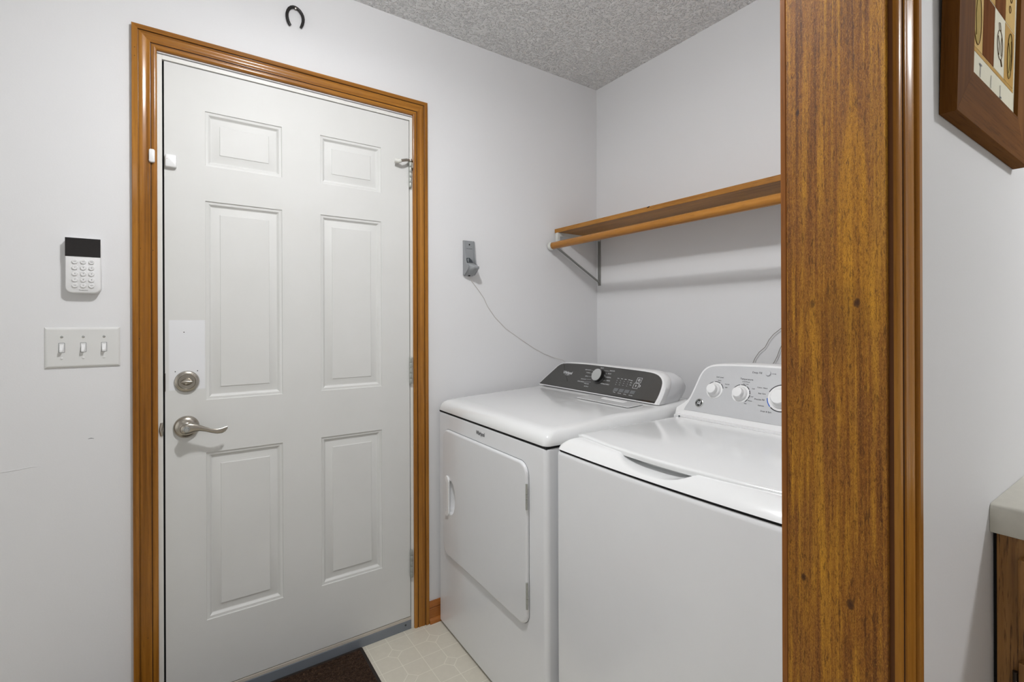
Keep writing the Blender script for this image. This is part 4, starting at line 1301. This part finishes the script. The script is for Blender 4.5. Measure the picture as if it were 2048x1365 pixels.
# ================================================================== kitchen side: picture, counter, cabinet
pic = T('framed_picture', (1.10, YP0, 1.522), label='dark brown framed kitchen print hanging on the right wall', cat='picture')
PX0, PX1, PZ0, PZ1, PT, FWD = 0.8835, 1.3235, 1.5215, 2.20, 0.0190, 0.0800
lean = Matrix.Translation((0, YP0 - .0005, PZ0)) @ Matrix.Rotation(math.radians(1.4), 4, 'X') @ Matrix.Translation((0, -(YP0 - .0005), -PZ0))
def frame_bar(pts_outer, pts_inner, mat):
    """bar between two outer corners and two inner corners, thickness PT, with a sloped inner lip"""
    yb, yf = YP0 - .0005, YP0 - .0005 - PT
    bb = bmesh.new()
    (a0, a1), (i0, i1) = pts_outer, pts_inner
    def sec(o_, i_):
        ox, oz = o_; ix, iz = i_
        L = math.hypot(ix - ox, iz - oz); k = .0015 / L
        cx, cz = ox + (ix - ox) * k, oz + (iz - oz) * k
        return [Vector((ox, yb, oz)), Vector((ox, yf + .0012, oz)), Vector((cx, yf, cz)), Vector((ix, yf + .0010, iz)), Vector((ix, yf + .0065, iz)), Vector((ix, yb, iz))]
    loft(bb, [sec(a0, i0), sec(a1, i1)])
    bb.transform(lean)
    part('frame_rail' if mat == 'frame_x' else 'frame_stile', bb, M[mat], pic, bevel=.0003)
IX0, IX1, IZ0, IZ1 = PX0 + FWD, PX1 - FWD, PZ0 + FWD * .95, PZ1 - FWD * .95
frame_bar(((PX0, PZ0), (PX0, PZ1)), ((IX0, IZ0), (IX0, IZ1)), 'frame_z')
frame_bar(((PX1, PZ0), (PX1, PZ1)), ((IX1, IZ0), (IX1, IZ1)), 'frame_z')
frame_bar(((PX0, PZ0), (PX1, PZ0)), ((IX0, IZ0), (IX1, IZ0)), 'frame_x')
frame_bar(((PX0, PZ1), (PX1, PZ1)), ((IX0, IZ1), (IX1, IZ1)), 'frame_x')
AY = YP0 - .0005 - PT + .0065
def art(name, x0, x1, z0, z1, mat, lift=0.0):
    bb = bmesh.new(); box(bb, x0, x1, AY - lift, AY + .003, z0, z1); bb.transform(lean)
    return part(name, bb, M[mat], pic)
artb = art('print_sheet', IX0 - .002, IX1 + .002, IZ0 - .002, IZ1 + .002, 'art_white')
cw = (IX1 - .012 - IX0) / 4
bandz = IZ0 + .047
chh = .098
pattern = [['art_gold', 'art_brown', 'art_white', 'art_ochre'], ['art_white', 'art_ochre', 'art_brown', 'art_gold'], ['art_brown', 'art_gold', 'art_ochre', 'art_white'], ['art_ochre', 'art_white', 'art_gold', 'art_brown'], ['art_gold', 'art_brown', 'art_white', 'art_ochre']]
for r_ in range(5):
    for c_ in range(4):
        x0 = IX0 + cw * c_; z0 = bandz + chh * r_
        if z0 + chh > IZ1: continue
        mm = pattern[r_][c_]
        bb = bmesh.new()
        box(bb, x0 + .001, x0 + cw - .001, AY - .0004, AY, z0 + .001, z0 + chh - .001)
        bb.transform(lean); part('print_square', bb, M[mm], artb)
bb = bmesh.new(); box(bb, IX0, IX0 + cw * 4, AY - .0004, AY, bandz - .006, bandz); bb.transform(lean); part('print_band', bb, M['art_ochre'], artb)
def artm(x, z): return lean @ frame((x, AY - .0006, z), (1, 0, 0), (0, 0, 1))
bb = bmesh.new()
for k, ch in enumerate('TIL'):
    text_into(bb, ch, .030, artm(IX0 + .058 + .062 * k, IZ0 + .019), 'CENTER', .0002, sx=.8)
part('print_letters', bb, M['print_dark'], artb, kind='stuff')
def ell(bb, x, z, rx, rz, tw=0.0, th=.00045):
    n = 22
    pts = [artm(x + rx * math.cos(a) * math.cos(tw) - rz * math.sin(a) * math.sin(tw), z + rx * math.cos(a) * math.sin(tw) + rz * math.sin(a) * math.cos(tw)) @ Vector((0, 0, .0004)) for a in [2 * PI * k / n for k in range(n + 1)]]
    tube(bb, pts, th, 4)
def stroke(bb, pts, th=.0004):
    tube(bb, [artm(x, z) @ Vector((0, 0, .0004)) for x, z in pts], th, 4)
bb = bmesh.new()
ex, ez = IX0 + cw * .5, bandz + chh * .5
ell(bb, ex, ez, .021, .043, .08)
stroke(bb, [(ex + .003, ez + .042), (ex + .008, ez + .050)], .0008)
stroke(bb, [(ex - .004, ez - .030), (ex - .008, ez), (ex - .004, ez + .030)])
qx, qz = IX0 + cw * 2.5, bandz + chh * .48
ell(bb, qx, qz, .017, .024, .15); stroke(bb, [(qx - .012, qz + .012), (qx - .004, qz), (qx - .006, qz - .018)]); stroke(bb, [(qx + .010, qz + .016), (qx + .006, qz), (qx + .009, qz - .016)])
stroke(bb, [(qx - .006, qz + .022), (qx - .010, qz + .034), (qx - .002, qz + .036), (qx + .004, qz + .024)]); stroke(bb, [(qx + .006, qz - .022), (qx + .014, qz - .032)], .0008)
wx, wz = IX0 + cw * 3.5, bandz + chh * .5
ell(bb, wx, wz, .016, .040, -.1); stroke(bb, [(wx - .010, wz + .020), (wx + .004, wz), (wx - .004, wz - .030)]); stroke(bb, [(wx + .008, wz + .028), (wx + .012, wz), (wx + .006, wz - .024)])
for k in range(4): ell(bb, IX0 + cw * (1.3 + .14 * k), bandz + chh * (1.35 + .1 * (k % 2)), .0035, .011, .2 * k)
for k in range(3): ell(bb, IX0 + cw * (3.4 + .1 * k), bandz + chh * (1.3 + .2 * k), .006, .006)
part('print_drawing', bb, M['art_line'], artb, kind='stuff')
for cx_, cz_, rx, rz in ((ex, ez, .020, .042), (wx, wz, .015, .039)):
    bb = bmesh.new()
    plate(bb, circ(rx, 24, 0, 0, rz), artm(cx_, cz_), -.0001, .0001)
    part('print_wash', bb, M['art_fill'], artb)

# counter and cabinet
ct = T('countertop', (1.5, -.2, .866), label='pale mottled laminate countertop against the right wall', cat='countertop')
b = bmesh.new()
sec = [(1.147, .868), (1.1465, .905), (1.1485, .911), (1.154, .9145), (1.75, .9145), (1.75, .866), (1.1485, .866)]
loft(b, [[Vector((x, y, z)) for x, z in sec] for y in (YP0 - .0005, -1.20)])
part('slab', b, M['laminate'], ct, smooth=50)
cb = T('base_cabinet', (1.45, -.2, 0), label='oak base cabinet under the countertop at the right edge', cat='cabinet')
b = bmesh.new(); box(b, 1.184, 1.74, -1.19, .2145, .09, .8655)
part('carcass', b, M['oak'], cb)
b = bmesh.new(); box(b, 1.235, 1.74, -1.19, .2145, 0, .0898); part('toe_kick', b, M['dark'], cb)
b = bmesh.new(); box(b, 1.1655, 1.1838, .1775, .2148, .09, .8655); part('face_stile', b, M['oak'], cb, bevel=.001)
b = bmesh.new(); box(b, 1.1655, 1.1838, -1.19, .1773, .838, .8655); part('face_rail', b, M['oak'], cb, bevel=.001)
b = bmesh.new(); box(b, 1.1655, 1.1838, -1.19, .1773, .09, .125); part('face_rail', b, M['oak'], cb, bevel=.001)
for k in range(3):
    y1 = .1862 - .452 * k; y0 = y1 - .445
    b = bmesh.new(); box(b, 1.1470, 1.1652, y0, y1, .115, .660)
    dd_ = part('door', b, M['oak'], cb, bevel=.003)
    for zc in (.615, .170):
        b = bmesh.new(); lathe(b, [(.0042, zc - .022), (.0042, zc + .022)], Matrix.Translation((1.1600, y1 + .0045, 0)), 10)
        part('hinge', b, M['latch_dark'], dd_, smooth=40)
    b = bmesh.new(); box(b, 1.1470, 1.1652, y0, y1, .680, .832)
    part('drawer_front', b, M['oak'], cb, bevel=.003)
b = bmesh.new(); box(b, 1.172, 1.1845, .2150, YP0 - .0002, .09, .8655); part('shadow_gap', b, M['dark'], cb)

# ================================================================== ceiling lights (above the frame; hall and kitchen ones added as fill)
names = ['round frosted ceiling light over the laundry floor', 'added round ceiling fill light behind the camera', 'added round ceiling fill light over the kitchen']
for (x, y, z, s, p), lb in zip(LIGHTS, names):
    t = T('ceiling_light', (x, y, CEIL), label=lb, cat='ceiling light')
    r = s / 2 + .012
    stem = max(0, 2.335 - z)
    b = bmesh.new(); lathe(b, [(r + .012, CEIL), (r + .012, CEIL - .03), (r + .004, CEIL - .036)], None, 32)
    b.transform(Matrix.Translation((x, y, 0)))
    part('housing', b, M['bracket_white'], t, smooth=40)
    b = bmesh.new(); lathe(b, [(r, CEIL - .036), (r + .002, CEIL - .06 - stem * .5), (r * .93, z + .022), (r * .7, z + .007), (r * .3, z)], Matrix.Translation((x, y, 0)), 32)
    part('shade', b, glow(p), t, smooth=40)
